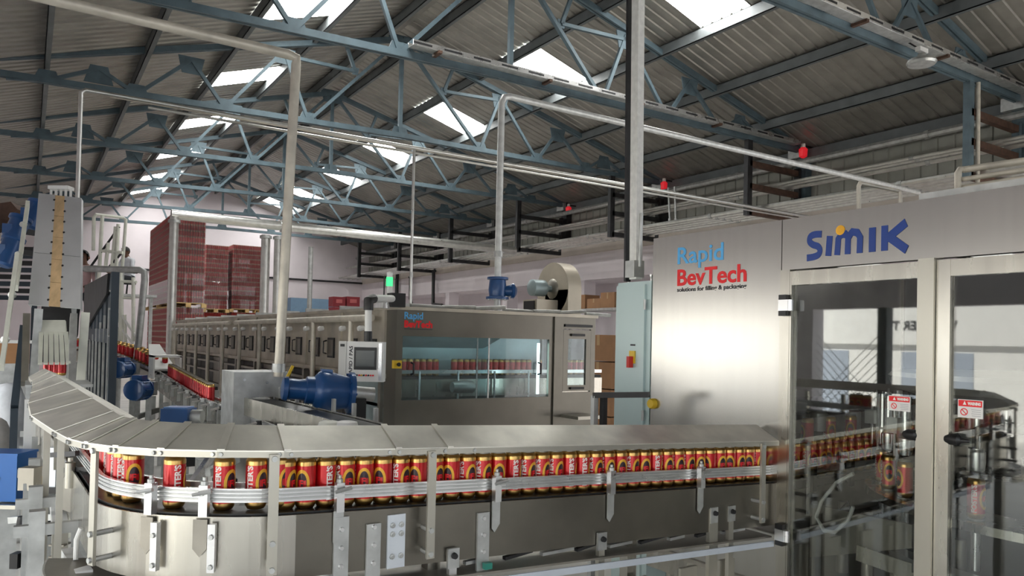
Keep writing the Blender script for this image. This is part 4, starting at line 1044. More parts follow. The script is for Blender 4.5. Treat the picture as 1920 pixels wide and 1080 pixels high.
# cable trays on the two nearest trusses
def tray(y, z, x0, x1, label, wd=.16):
    t = thing('cable_tray', label, 'cable tray', ((x0 + x1) / 2, y, z), 'cable trays on the roof trusses')
    MB().box((x0, y - .01, z), (x1, y + .0, z + .075)).build('tray_side', ALU, t)
    MB().box((x0, y + wd, z), (x1, y + wd + .01, z + .075)).build('tray_side', ALU, t)
    MB().box((x0, y, z - .004), (x1, y + wd, z)).build('tray_floor', GALV, t)
    n = int((x1 - x0) / .5)
    for k in range(n): MB().box((x0 + .5 * k, y - .012, z + .02), (x0 + .5 * k + .30, y - .009, z + .05)).build('tray_slot', DARK, t)
    for k in range(int((x1 - x0) / 2)): MB().box((x0 + .4 + 2 * k, y - .03, z - .04), (x0 + .46 + 2 * k, y + wd + .03, z)).build('tray_bracket', RUST, t)
tray(TY[1] - .26, ZB + .03, U(760, 107, Y=TY[1]).x, 13.4, 'perforated silver cable tray along the second truss')
tray(TY[0] - .26, ZB + .03, 6.5, 13.6, 'perforated cable tray along the nearest truss at the top right')
# ================================================================== pipe racks along the right wall
RX0, RX1 = 12.1, 13.68
rlab = ['dark pipe rack hanger under the nearest truss, above the glass doors', 'dark pipe rack hanger right of the white trunking', 'dark pipe rack hanger left of the white trunking', 'dark pipe rack hanger above the exhaust fan', 'dark pipe rack hanger above the signal tower', 'dark pipe rack hanger second from the end wall', 'farthest dark pipe rack hanger by the end wall']
for k, y in enumerate(TY):
    t = thing('pipe_rack_hanger', rlab[k], 'pipe rack', (RX0, y, 4.3), 'pipe rack hangers along the right wall')
    dm = DARK if k else BLUE_T
    MB().box((RX0 - .07, y - .05, 4.28), (RX0 + .07, y + .05, ZB)).build('hanger_post', dm, t)
    for z in (5.28, 4.82, 4.30): MB().box((RX0, y - .05, z), (RX1, y + .05, z + .11)).build('hanger_arm', RUST if k < 2 else DARK, t)
    MB().box((RX1 - .04, y - .06, 4.3), (RX1 + .04, y + .06, 5.45)).build('back_post', dm, t)
prl = [(13.25, 5.39, .065, 'upper silver pipe on the top arms of the pipe racks'), (12.75, 4.93, .03, 'thin silver pipe on the middle rack arms, outer one'), (12.95, 4.93, .03, 'thin silver pipe on the middle rack arms, second'), (13.3, 4.93, .055, 'thick silver pipe on the middle rack arms near the wall'),
       (12.4, 4.41, .05, 'outermost pipe on the lowest rack arms'), (12.62, 4.41, .05, 'second pipe on the lowest rack arms'), (12.84, 4.41, .04, 'third pipe on the lowest rack arms'), (13.06, 4.41, .05, 'fourth pipe on the lowest rack arms'), (13.3, 4.41, .04, 'innermost pipe on the lowest rack arms')]
for x, z, r, lb in prl:
    t = thing('rack_pipe', lb, 'pipe', (x, 15, z), 'pipes lying on the wall racks')
    MB().tube([(x, 3.0, z + r), (x, YB - .3, z + r)], r, 8).build('pipe_tube', PIPES if z < 5 else GALV, t)
    for y in TY[:5]: MB().lathe((x, y + 1.2, z + r), (0, 1, 0), [(0, r * 1.25), (.08, r * 1.25)], 8).build('pipe_coupling', GALV, t)
# small drop loops from the racks
for (u0, v0, u1, v1, dd, lb) in ((1253, 352, 1256, 412, 15.5, 'short thin pipe drop below the racks right of the trunking'), (1265, 350, 1267, 412, 15.5, 'second short thin pipe drop right of the trunking')):
    a, b = U(u0, v0, X=12.6), U(u1, v1, X=12.6); run('pipe_drop', lb, 'pipe', [a, b], .025, GALV, [('pipe_collar', collar(b, (0, 0, 1), .03), GALV)])
# black angled drain pipes on the wall far right
for (pts, lb) in (([(813, 508), (812, 570), (828, 572), (830, 585)], 'black angled downpipe on the far wall by the beam'), ([(770, 520), (769, 560), (773, 575)], 'short black downpipe left of the angled one'), ([(745, 495), (744, 585)], 'black downpipe behind the signal tower')):
    P = [U(u, v, X=XR - (.48 if u != 745 and u != 744 else .42)) for u, v in pts]; run('downpipe', lb, 'pipe', P, .07, BLACK, [('pipe_collar', collar(P[0], (0, 0, 1), .08), DARK)])
# fittings on the truss ends: red lamps
for k, (u, v, lb) in enumerate(((1506, 282, 'red lamp at the right end of the second truss'), (1245, 345, 'red lamp at the right end of the third truss'), (1066, 391, 'red lamp at the right end of the fourth truss'))):
    p = U(u, v, X=XR - .45); t = thing('red_lamp', lb, 'lamp', p, 'red lamps on the truss ends')
    rm = mat('lamp_red', (.75, .02, .03), 0, .25, 0, emit=.5)
    MB().lathe(p - Vector((0, 0, .16)), (0, 0, 1), [(0, .03), (.03, .08), (.18, .09), (.22, .05)], 12).build('lamp_glass', rm, t)
    MB().lathe(p + Vector((0, 0, .06)), (0, 0, 1), [(0, .05), (.08, .04)], 10).build('lamp_socket', LETW, t)
    MB().bar(p + Vector((0, 0, .1)), p + Vector((.35, 0, .1)), .03, .03).build('lamp_arm', DARK, t)
# high-bay light near the top right corner
p = U(1728, 108, Y=TY[0] - .35); t = thing('high_bay_light', 'round grey high-bay light hanging off the nearest truss tray', 'light', p)
MB().lathe(p, (0, 0, 1), [(-.10, .17), (-.07, .19), (-.03, .17), (.0, .06), (.05, .05)], 20).build('reflector', GALV, t)
MB().cbox(p + Vector((0, 0, .10)), (.20, .07, .06)).build('ballast', WHITE, t)
MB().bar(p + Vector((0, 0, .1)), p + Vector((0, .22, .30)), .02, .02).build('bracket', DARK, t)

# ================================================================== machinery between conveyor and pasteuriser
def legs_for(t, pts, w=.24, zt=.9, m=GALV, step=1):
    for p in pts[::step]:
        for s in (-1, 1): MB().bar((p[0] + s * w / 2, p[1], 0), (p[0] + s * w / 2, p[1], zt), .045, .045, (0, 1, 0)).build('leg', m, t)
        MB().bar((p[0] - w / 2, p[1], .30), (p[0] + w / 2, p[1], .30), .04, .04).build('leg_brace', m, t)
XC = 1.36
oc = thing('outfeed_conveyor', 'straight outfeed can conveyor running alongside the pasteuriser', 'conveyor', (XC, 7, 0))
def zc(y): return 1.05 + max(0, y - 7) * .045
ya_, yb_ = 3.6, 9.6
def seg(name, m, x0, x1, z0, z1, y0=ya_, y1=yb_):
    A = [Vector((x0, y, zc(y) + z0)) for y in (y0, 7, y1)]; B = [Vector((x0, y, zc(y) + z1)) for y in (y0, 7, y1)]
    return MB().strip(A, B, Vector((x1 - x0, 0, 0))).build(name, m, oc)
seg('chain_belt', DARK, XC - .06, XC + .06, -.03, 0)
for s in (-1, 1):
    seg('side_plate', STEEL, XC + s * .085, XC + s * .09, -.16, -.01)
    seg('guide_rail', ALU, XC + s * .05, XC + s * .06, .02, .045)
    for k in range(16):
        y = 3.8 + .37 * k
        b = MB().box((XC + s * .06, y, zc(y) - .10), (XC + s * .12, y + .025, zc(y) + (.09 if s > 0 else .02))).build('rail_bracket', GALV, oc)
        MB().tube([(XC + s * .055, y + .012, zc(y) + .045), (XC + s * .17, y + .012, zc(y) + .02)], .010, 6).build('bracket_rod', ALU, b)
        MB().lathe((XC + s * .09, y + .012, zc(y) + (.09 if s > 0 else .02)), (0, 0, 1), [(0, .02), (.03, .018)], 8).build('bracket_knob', GALV if k % 3 else BLACK, b)
legs_for(oc, [(XC, 3.9), (XC, 4.8), (XC, 5.7), (XC, 6.6), (XC, 7.6), (XC, 8.6), (XC, 9.5)], .22, .92)
for k in range(9):
    y = 3.9 + .62 * k; MB().bar((XC - .35, y, .55 + .1 * (k % 3)), (XC - .12, y + .2, .80), .04, .05).build('strut', ALU if k % 2 else GALV, oc)
    MB().cbox((XC - .2, y + .2, .62 + .05 * (k % 2)), (.14, .12, .10)).build('junction_box', GALV if k % 2 else BLACK, oc)
for k in range(28):
    y = 6.9 + .080 * k; place_can(Vector((XC, y, zc(y))), rnd.uniform(-1, 2), ORD[k] + ' beer can from the near end of the outfeed conveyor row', 'cans on the outfeed conveyor', False)
wc = U(303, 685, D=8.9)
tn = thing('white_can_tunnel', 'white box over the outfeed conveyor where the red cans pass', 'cover', (wc.x, wc.y, 1.1))
MB().box((XC - .16, 9.25, zc(9.3) - .02), (XC - .14, 9.6, zc(9.3) + .24)).build('cover_side', WHITE, tn)
MB().box((XC + .12, 9.25, zc(9.3) - .02), (XC + .14, 9.6, zc(9.3) + .24)).build('cover_side', WHITE, tn)
MB().box((XC - .16, 9.25, zc(9.3) + .22), (XC + .14, 9.6, zc(9.3) + .245)).build('cover_top', WHITE, tn)
MB().prism([(XC - .16, 9.6, zc(9.3) + .05), (XC + .14, 9.6, zc(9.3) + .05), (XC + .02, 10.1, zc(9.3) + .34), (XC - .10, 10.1, zc(9.3) + .34)], (0, 0, .02)).build('cover_flap', WHITE, tn)
# infeed conveyor further back, curving off to the dark guards
ic = thing('back_infeed_conveyor', 'far conveyor packed with pink-red cans curving towards the dark guards', 'conveyor', (1.0, 12, 0))
bp = [Vector((XC, 9.7, 1.20)), Vector((1.22, 10.8, 1.30)), Vector((1.05, 11.8, 1.36)), Vector((.80, 12.4, 1.38)), Vector((.50, 12.7, 1.38)), Vector((.15, 12.8, 1.38))]
def side(pts, o):
    out = []
    for i, p in enumerate(pts):
        t = (pts[min(i + 1, len(pts) - 1)] - pts[max(i - 1, 0)]).normalized(); out.append(p + Vector((-t.y, t.x, 0)) * o)
    return out
MB().strip(side(bp, .14), side(bp, -.14), Vector((0, 0, -.03))).build('belt', DARK, ic)
for s in (1, -1):
    MB().strip(side([p + Vector((0, 0, .03)) for p in bp], .15 * s), side([p + Vector((0, 0, .05)) for p in bp], .15 * s), Vector((0, 0, -.012))).build('guide_rail', ALU, ic)
    MB().strip(side([p - Vector((0, 0, .16)) for p in bp], .155 * s), side([p - Vector((0, 0, .01)) for p in bp], .155 * s), Vector((.004, 0, 0))).build('side_plate', ALU_W, ic)
legs_for(ic, [(1.3, 10.2), (1.1, 11.4), (.5, 12.7)], .26, 1.2)
L = [(bp[i], bp[i + 1]) for i in range(len(bp) - 1)]
for a, b in L:
    d = (b - a); n_ = int(d.length / .085)
    for k in range(n_):
        p = a + d * (k + .5) / n_; t = d.normalized(); nn = Vector((-t.y, t.x, 0))
        place_can(p + nn * (.04 if k % 2 else -.04), rnd.uniform(-1, 2), 'small pink-red beer can on the far conveyor by the dark guards', 'cans on the far conveyor', False)
def gearmotor(name, label, p, ax, L_, r, m=BLUEM, box=True):
    t = thing(name, label, 'motor', p); ax = Vector(ax).normalized(); p = Vector(p)
    MB().lathe(p, ax, [(-L_ * .5, r * .6), (-L_ * .48, r * .95), (-L_ * .38, r), (-L_ * .36, r * .93), (L_ * .1, r * .93), (L_ * .1, r * 1.05), (L_ * .16, r * 1.05), (L_ * .17, r * .7), (L_ * .5, r * .6)], 20).build('motor_body', m, t)
    sd = ax.cross(Vector((0, 0, 1))).normalized()
    for k in range(8):
        a = 2 * PI * k / 8; dd = sd * math.cos(a) + Vector((0, 0, 1)) * math.sin(a)
        MB().obox(p + dd * r * .98 - ax * L_ * .13, ax, dd, ax.cross(dd), (L_ * .42, r * .12, r * .08)).build('cooling_fin', m, t)
    if box: MB().obox(p + Vector((0, 0, r * 1.1)) - ax * L_ * .1, ax, sd, (0, 0, 1), (L_ * .35, r * 1.0, r * .5)).build('terminal_box', m, t)
    MB().obox(p + ax * L_ * .55, ax, sd, (0, 0, 1), (L_ * .25, r * 1.3, r * 1.3)).build('gearbox', GALV, t)
    MB().bar(p + ax * L_ * .55 + Vector((0, 0, -r * .6)), Vector(((p + ax * L_ * .55).x, (p + ax * L_ * .55).y, 0)), .05, .05, (0, 1, 0)).build('motor_post', GALV, t)
    return t
gearmotor('blue_motor', 'blue electric motor nearer the hood, its round end towards the camera', U(264, 730, D=7.4), (.55, .83, 0), .30, .105)
gearmotor('blue_motor', 'blue electric motor farther back beside the dark guard post', U(233, 692, D=8.6), (.55, .83, 0), .34, .10)
gearmotor('blue_motor', 'dark blue motor half hidden behind the dark guard slats', U(205, 680, D=9.5), (.55, .83, 0), .3, .09)
t = thing('blue_gearbox', 'square blue gearbox just above the conveyor hood', 'gearbox', U(335, 780, D=5.6))
c = U(335, 780, D=5.6)
MB().obox(c, _r0, (_f.x, _f.y, 0), (0, 0, 1), (.20, .16, .12)).build('gearbox_case', BLUEM, t)
MB().obox(c + Vector((0, 0, .065)), _r0, (_f.x, _f.y, 0), (0, 0, 1), (.17, .14, .012)).build('gearbox_lid', mat('blue_lid', (.10, .22, .50), .1, .3, .1), t)
MB().lathe(c + _r0 * .10, _r0, [(0, .05), (.08, .05)], 12).build('gearbox_flange', GALV, t)
MB().bar(c - Vector((0, 0, .06)), (c.x, c.y, 0), .06, .06, (0, 1, 0)).build('gearbox_post', GALV, t)
# drive housing, big blue gear motor, yellow rod
dh = thing('drive_housing', 'grey steel drive housing at the foot of the tall beige pipe', 'housing', U(480, 790, D=5.2))
c = U(482, 700, D=5.2); x0, y0, zt_ = c.x, c.y, c.z
hx0, hx1 = U(447, 745, D=5.25).x, U(521, 745, D=5.25).x
MB().box((x0 - .17, y0 - .05, zt_ - .55), (x0 - .15, y0 + .30, zt_)).build('housing_side', GALV, dh)
MB().box((x0 + .18, y0 - .05, zt_ - .70), (x0 + .20, y0 + .30, zt_)).build('housing_side', GALV, dh)
MB().box((x0 - .17, y0 - .07, zt_ - .16), (x0 + .20, y0 - .05, zt_)).build('housing_front', GALV, dh)
MB().box((x0 - .17, y0 - .07, zt_ - .55), (x0 - .05, y0 - .05, zt_ - .16)).build('housing_front', GALV, dh)
MB().box((x0 + .10, y0 - .07, zt_ - .45), (x0 + .20, y0 - .05, zt_ - .16)).build('housing_front', GALV, dh)
MB().box((x0 - .17, y0 - .07, zt_), (x0 + .20, y0 + .30, zt_ + .012)).build('housing_top', GALV, dh)
for s in (-.15, .18): MB().bar((x0 + s, y0 + .1, 0), (x0 + s, y0 + .1, zt_ - .5), .05, .05, (0, 1, 0)).build('leg', GALV, dh)
for a_, b_ in ((-.10, -.04), (.05, -.06), (.14, -.10)): MB().lathe((x0 + a_, y0 - .072, zt_ + b_), (0, -1, 0), [(0, .010), (.006, .009)], 8).build('bolt', ALU, dh)
t = thing('large_gear_motor', 'large stepped blue gear motor left of the operator panel', 'motor', U(610, 735, D=4.9))
a, b = U(528, 728, D=4.75), U(676, 738, D=4.95); ax = (b - a).normalized(); Lm = (b - a).length
k_ = Lm / 148
MB().lathe(a, ax, [(0, 14 * k_), (2 * k_, 21 * k_), (10 * k_, 23 * k_), (12 * k_, 20 * k_), (30 * k_, 19 * k_), (42 * k_, 21 * k_), (44 * k_, 25 * k_), (58 * k_, 26 * k_), (60 * k_, 29 * k_), (66 * k_, 36 * k_), (72 * k_, 39 * k_), (86 * k_, 38 * k_), (100 * k_, 35 * k_), (122 * k_, 31 * k_), (124 * k_, 40 * k_), (132 * k_, 40 * k_), (134 * k_, 22 * k_)], 24).build('gear_case', BLUEM, t)
up = Vector((0, 0, 1)); sd = ax.cross(up).normalized()
for j in range(10):
    q = 2 * PI * j / 10; MB().lathe(a + ax * 132 * k_ + (sd * math.cos(q) + up * math.sin(q)) * 36 * k_, ax, [(-10 * k_, 2.5 * k_), (2 * k_, 2.5 * k_)], 6).build('flange_bolt', BLUEM, t)
MB().obox(a + ax * 82 * k_ + up * 36 * k_, ax, sd, up, (20 * k_, 20 * k_, 12 * k_)).build('oil_cover', BLUEM, t)
MB().lathe(a + ax * 134 * k_, ax, [(0, 14 * k_), (40 * k_, 14 * k_)], 14).build('output_shaft', GALV, t)
MB().bar(a + ax * 140 * k_ - up * 10 * k_, a + ax * 140 * k_ - up * 1.05, .10, .10, (0, 1, 0)).build('motor_stand', BLACK, t)
t = thing('yellow_rod', 'thin yellow rod leaning up behind the large blue gear motor', 'rod', U(535, 715, D=5.0))
MB().bar(U(534, 716, D=5.0), U(549, 686, D=5.05), .016, .016, (0, 1, 0)).build('rod_bar', SWY, t)
MB().lathe(U(534, 716, D=5.0), (0, 0, -1), [(0, .02), (.06, .02)], 8).build('rod_socket', BLACK, t)
# second machine conveyor emerging under the housing
lc = thing('low_belt_conveyor', 'low black belt conveyor sloping out from under the drive housing', 'conveyor', U(560, 775, D=4.6))
a, b = U(478, 748, D=5.2), U(690, 802, D=4.2)
d = (b - a).normalized(); sd = d.cross(up).normalized()
MB().bar(a, b, .16, .02).build('belt', RUBBER, lc)
for s in (-1, 1): MB().bar(a + sd * .10 * s - up * .04, b + sd * .10 * s - up * .04, .01, .12).build('side_plate', STEEL, lc)
for k in range(6):
    p = a.lerp(b, (k + .5) / 6)
    MB().bar(p - sd * .13 - up * .02, p - sd * .13 + up * .09, .02, .03, (0, 1, 0)).build('bracket', GALV, lc)
    if k % 2: MB().bar(Vector((p.x, p.y, 0)), p - up * .06, .05, .05, (0, 1, 0)).build('leg', GALV, lc)
for u, lb in ((618, 'beige cap of a vessel just above the hood'), (650, 'small white cap just above the hood')):
    p = U(u, 793, D=3.6); t = thing('vessel_cap', lb, 'cap', p)
    MB().lathe(p - Vector((0, 0, .05)), (0, 0, 1), [(0, .05), (.04, .055), (.055, .05), (.06, .03)], 14).build('cap_lid', CREAM if u < 640 else WHITE, t)
    MB().lathe((p.x, p.y, 0), (0, 0, 1), [(0, .05), (p.z - .05, .045)], 12).build('cap_stand', GALV, t)
# ================================================================== inclined elevator at the left
el = thing('can_elevator', 'tall inclined can elevator cover of grey sheet with a plywood centre strip', 'elevator', U(100, 600, D=6.6))
DT, DB_ = 6.5, 5.9
tl, tr_, bl, br_ = U(74, 362, D=DT), U(151, 371, D=DT), U(55, 571, D=DB_), U(149, 578, D=DB_)
def lerp2(s, t): return tl.lerp(tr_, s).lerp(bl.lerp(br_, s), t)
nrm = (tr_ - tl).cross(bl - tl).normalized()
if nrm.dot(_f) > 0: nrm = -nrm
SHG = mat('elevator_sheet', (.52, .53, .54), .3, .45, .06, 5)
for t0, t1 in ((0, .555), (.56, 1)):
    for s0, s1 in ((0, .385), (.615, 1)):
        MB().prism([lerp2(s0, t0), lerp2(s1, t0), lerp2(s1, t1), lerp2(s0, t1)], -nrm * .012).build('cover_sheet', SHG, el)
for k in range(5):
    MB().prism([lerp2(.385, k / 5 + .002), lerp2(.615, k / 5 + .002), lerp2(.615, (k + 1) / 5 - .002), lerp2(.385, (k + 1) / 5 - .002)], -nrm * .008).build('plywood_strip', WOOD, el)
    for s in (.37, .63):
        for f in (.25, .75): MB().lathe(lerp2(s, (k + f) / 5), nrm, [(0, .010), (.006, .008)], 6).build('screw', DARK, el)
for s in (-.02, 1.0): MB().prism([lerp2(s, 0), lerp2(s + .02, 0), lerp2(s + .02, 1), lerp2(s, 1)], -nrm * .04).build('cover_flange', SHG, el)
for s in (0, .96):
    a = lerp2(s, .95); MB().bar(a - nrm * .15, Vector((a.x, a.y + .1, .0)), .06, .06, (0, 1, 0)).build('frame_leg', CREAM if s else GALV, el)
    a2 = lerp2(.35 + .3 * s, .05) - nrm * .2; MB().bar(a2, Vector((a2.x, a2.y, 0)), .06, .06, (0, 1, 0)).build('frame_leg', GALV, el)
hd = [U(96, 353, D=6.6), U(133, 353, D=6.6)]
MB().bar(hd[0], hd[1], .10, .03).build('head_plate', WHITE, el)
for k in range(5): MB().bar(hd[0].lerp(hd[1], k / 4), hd[0].lerp(hd[1], k / 4) - Vector((0, 0, .14)), .02, .02, (0, 1, 0)).build('head_bar', WHITE, el)
# chute combs below the cover
ch = [U(78, 600, D=6.1), U(122, 600, D=6.1), U(75, 682, D=5.8), U(128, 682, D=5.8)]
MB().prism([ch[0], ch[1], ch[1].lerp(ch[3], .33), ch[0].lerp(ch[2], .33)], -nrm * .02).build('chute_plate', CREAM, el)
for k in range(6):
    a = ch[0].lerp(ch[1], k / 5).lerp(ch[2].lerp(ch[3], k / 5), .30); b = ch[2].lerp(ch[3], k / 5)
    MB().bar(a, b, .022, .03, (1, 0, 0)).build('chute_bar', CREAM, el)
MB().prism([ch[0] + Vector((0, .3, .16)), ch[1] + Vector((.05, .3, .16)), ch[3] + Vector((.05, .3, 0)), ch[2] + Vector((0, .3, 0))], (0, .02, 0)).build('chute_back', DARK, el)
for u in (50, 138):
    a, b = U(u, 592, D=6.0), U(u - 4, 720, D=5.8); MB().bar(a, b, .10, .05, (1, 0, 0)).build('chute_cheek', GALV if u > 60 else STEEL_D, el)
for k in range(4):
    p = U(90 + 9 * k, 665, D=6.2); place_can(Vector((p.x, p.y, 1.28)), rnd.uniform(0, 6), 'red beer can behind the white bars of the elevator chute', 'cans in the elevator chute', False)
MB().box((.0, 6.0, 1.26), (.40, 6.55, 1.28)).build('chute_floor', GALV, el)
# motors on the elevator's left side
for (u, v, dd, r, lb) in ((30, 432, 7.2, .085, 'blue motor high on the elevator left side, lower middle one'), (17, 470, 7.0, .085, 'lowest blue motor on the elevator left side'), (63, 402, 7.5, .08, 'topmost blue motor tucked behind the elevator cover')):
    p = U(u, v, D=dd); t = thing('elevator_motor', lb, 'motor', p, 'blue motors on the elevator')
    MB().lathe(p, (.3, .2, 1), [(-.16, r * .7), (-.14, r), (.10, r), (.11, r * 1.2), (.14, r * 1.2), (.15, r * .6)], 16).build('motor_body', BLUEM, t)
    MB().obox(p + Vector((-.07, -.05, 0)), (1, 0, 0), (0, 1, 0), (0, 0, 1), (.08, .06, .10)).build('terminal_box', BLUEM, t)
    MB().bar(p, p + Vector((.22, .15, .0)), .05, .05).build('motor_arm', DARK, t)
pl = thing('white_inclined_rail', 'long pale inclined channel leaning left of the elevator', 'rail', U(8, 680, D=5.6))
MB().bar(U(52, 382, D=6.6), U(30, 540, D=6.0), .075, .03, (1, 0, 0)).build('channel_upper', CREAM, pl)
MB().bar(U(32, 480, D=6.0), U(3, 690, D=5.5), .09, .03, (1, 0, 0)).build('channel_lower', CREAM, pl)
for f in (.15, .35, .6, .85): MB().lathe(U(52, 382, D=6.6).lerp(U(3, 690, D=5.5), f), -_f, [(0, .03), (.03, .025)], 8).build('channel_bolt', GALV, pl)
np_ = thing('navy_leaning_post', 'dark navy steel post leaning in front of the elevator legs', 'post', U(28, 765, D=5.8))
MB().bar(U(44, 615, D=6.2), U(27, 765, D=5.8), .085, .05, (1, 0, 0)).build('post_bar', NAVY, np_)
MB().bar(U(27, 765, D=5.8), Vector((U(27, 765, D=5.8).x, U(27, 765, D=5.8).y, 0)), .085, .05, (1, 0, 0)).build('post_foot', NAVY, np_)
# dark guards beside the elevator
gd = thing('slatted_guard', 'dark navy slatted guard right of the elevator', 'guard', (.62, 8.5, 0))
GX = .62; gy0, gy1 = U(212, 640, X=GX).y, 10.6; gzt = U(212, 513, X=GX).z
MB().box((GX - .03, gy0 - .04, 0), (GX + .03, gy0 + .04, gzt)).build('guard_post', NAVY, gd)
MB().box((GX - .03, gy1 - .04, 0), (GX + .03, gy1 + .04, gzt)).build('guard_post', NAVY, gd)
MB().box((GX - .02, gy0, gzt - .14), (GX + .02, gy1, gzt)).build('guard_rail', NAVY, gd)
MB().box((GX - .02, gy0, 1.55), (GX + .02, gy1, 1.68)).build('guard_rail', NAVY, gd)
MB().box((GX - .02, gy0, .3), (GX + .02, gy1, .4)).build('guard_rail', NAVY, gd)
n_ = 7
for k in range(n_):
    y = gy0 + .18 + (gy1 - gy0 - .2) * k / n_
    s = MB().box((GX - .012, y, .3), (GX + .012, y + .26, gzt - .10 - .10 * k / n_)).build('guard_slat', NAVY, gd)
    MB().box((GX - .03, y - .012, .4), (GX - .012, y + .012, gzt - .3 - .06 * k)).build('slat_edge', GALV, gd)
MB().prism([(GX - .04, gy0 + .2, gzt), (GX - .04, gy1, gzt + .05), (GX - .04, gy1, gzt - .55), (GX - .04, gy0 + .3, gzt - .18)], (.02, 0, 0)).build('guard_plate', DARK, gd)
for zz in (2.0, 1.85, 1.62): MB().lathe((GX - .03, gy0, zz), (-1, 0, 0), [(0, .012), (.01, .01)], 8).build('bolt', ALU, gd)
gl = thing('dark_louvre_guard', 'dark louvred guard behind the pale channel at the left edge', 'guard', U(20, 560, D=9))
for k in range(8):
    v = 466 + 13 * k; MB().bar(U(-40, v, D=9), U(70, v + 2, D=9), .05, .055).build('louvre', NAVY if k % 2 else DARK, gl)
for u in (-30, 68): MB().bar(U(u, 462, D=9.05), Vector((U(u, 462, D=9.05).x, U(u, 462, D=9.05).y, 0)), .06, .06, (0, 1, 0)).build('louvre_post', NAVY, gl)
dk = thing('dark_hopper', 'very dark rusty hopper frame high at the left edge', 'hopper', U(10, 420, D=8))
MB().prism([U(-30, 385, D=8.2), U(20, 378, D=8.2), U(32, 392, D=8.2), U(12, 420, D=8.2), U(-30, 432, D=8.2)], (.1, .3, 0)).build('hopper_shell', RUST, dk)
MB().bar(U(-30, 420, D=8), U(20, 428, D=8), .06, .04).build('hopper_bar', DARK, dk)
MB().bar(U(-15, 425, D=8.1), Vector((U(-15, 425, D=8.1).x, U(-15, 425, D=8.1).y, 0)), .06, .06, (0, 1, 0)).build('hopper_leg', DARK, dk)
# sacks and a tan crate at the left edge
cr = thing('tan_crate', 'open tan wooden crate behind the leaning navy post', 'crate', U(22, 672, D=7.5))
c = U(22, 662, D=7.5)
MB().cbox(c, (.30, .25, .20)).build('crate_body', mat('crate_tan', (.40, .20, .09), 0, .7, .1), cr)
MB().cbox(c + Vector((0, 0, .115)), (.34, .28, .03)).build('crate_rim', WHITE, cr)
MB().box((c.x - .13, c.y - .1, 0), (c.x + .13, c.y + .1, c.z - .10)).build('crate_stand', GALV, cr)
def sack(label, c, s, m):
    bm = bmesh.new(); bmesh.ops.create_icosphere(bm, subdivisions=3, radius=1)
    r_ = random.Random(len(label))
    for v in bm.verts:
        k = 1 + .12 * math.sin(v.co.x * 5 + 1) * math.sin(v.co.z * 6) + r_.uniform(-.03, .03)
        v.co = Vector((v.co.x * s[0] * k, v.co.y * s[1] * k, max(-.85, min(v.co.z * 1.1, 1)) * s[2]))
    me = bpy.data.meshes.new('sack'); bm.to_mesh(me); bm.free()
    for p in me.polygons: p.use_smooth = True
    me.materials.append(m); o = link('sack', me); o.location = c; tag(o, label, 'sack', 'sacks at the left edge')
    return o
p = U(20, 705, D=7.0); sack('bluish white woven sack under the tan crate', (p.x, p.y, .53), (.16, .16, .62), BAG)
p = U(2, 735, D=6.2); sack('grey crumpled sack at the left edge of the floor', (p.x - .05, p.y, .42), (.17, .2, .50), mat('bag_grey', (.45, .43, .41), 0, .8, .15, 12, .4, 8))
# ================================================================== near the bottom left corner
bx = thing('blue_gear_unit', 'bright blue gear unit at the left edge with a yellow coupling', 'gearbox', U(20, 935, D=3.9))
c = U(14, 892, D=3.9)
MB().obox(c, _r0, (_f.x, _f.y, 0), (0, 0, 1), (.20, .16, .235)).build('gear_case', mat('gear_blue', (.008, .12, .42), .1, .35, .06, 5), bx)
MB().obox(c + Vector((0, 0, .123)), _r0, (_f.x, _f.y, 0), (0, 0, 1), (.21, .17, .012)).build('case_lid', mat('gear_blue', (.008, .12, .42)), bx)
MB().lathe(c + _r0 * .10, _r0, [(0, .05), (.03, .05), (.035, .03), (.08, .03)], 14).build('shaft', GALV, bx)
MB().lathe(c + _r0 * .165 + Vector((0, 0, .0)), _r0, [(-.03, .05), (.03, .05)], 14).build('coupling', SWY, bx)
MB().bar(c - Vector((0, 0, .12)), (c.x, c.y, 0), .10, .10, (0, 1, 0)).build('gear_stand', GALV, bx)
MB().obox(c - Vector((0, 0, .135)), _r0, (_f.x, _f.y, 0), (0, 0, 1), (.40, .25, .02)).build('gear_plate', ALU_W, bx)
MB().lathe(c - Vector(_f) * .083 + Vector((0, 0, .0)), (-_f.x, -_f.y, 0), [(0, .018), (.004, .015)], 10).build('name_badge', ALU, bx)
st = thing('support_stand', 'steel support stand with black clamps left of the conveyor bend', 'stand', U(50, 1080, D=3.3))
a, b = U(56, 905, D=3.35), U(52, 1090, D=3.3)
MB().bar(Vector((b.x, b.y, 0)), a, .055, .05, (1, 0, 0)).build('stand_post', GALV, st)
MB().obox(a + Vector((0, 0, .02)), _r0, (_f.x, _f.y, 0), (0, 0, 1), (.07, .06, .10)).build('stand_head', STEEL_D, st)
for u, v in ((32, 1050), (70, 1035), (70, 1068)): MB().obox(U(u, v, D=3.3), _r0, (_f.x, _f.y, 0), (0, 0, 1), (.035, .05, .065)).build('clamp', BLACK, st)
MB().bar(U(20, 975, D=3.6), U(110, 968, D=3.5), .03, .03).build('stand_arm', GALV, st)
for u in (42, 66, 92): MB().lathe(U(u, 968, D=3.55), (0, 0, -1), [(0, .02), (.07, .03), (.09, .02)], 10).build('levelling_foot', BLACK, st)
s2 = thing('square_leg_frame', 'square steel leg with white top rail beside the bend', 'frame', U(112, 1080, D=3.0))
a = U(113, 988, D=2.95)
MB().bar(Vector((a.x, a.y, 0)), a, .055, .055, (1, 0, 0)).build('square_leg', ALU_W, s2)
MB().bar(U(106, 940, D=3.6), a + Vector((0, 0, -.01)), .055, .05).build('top_rail', WHITE, s2)
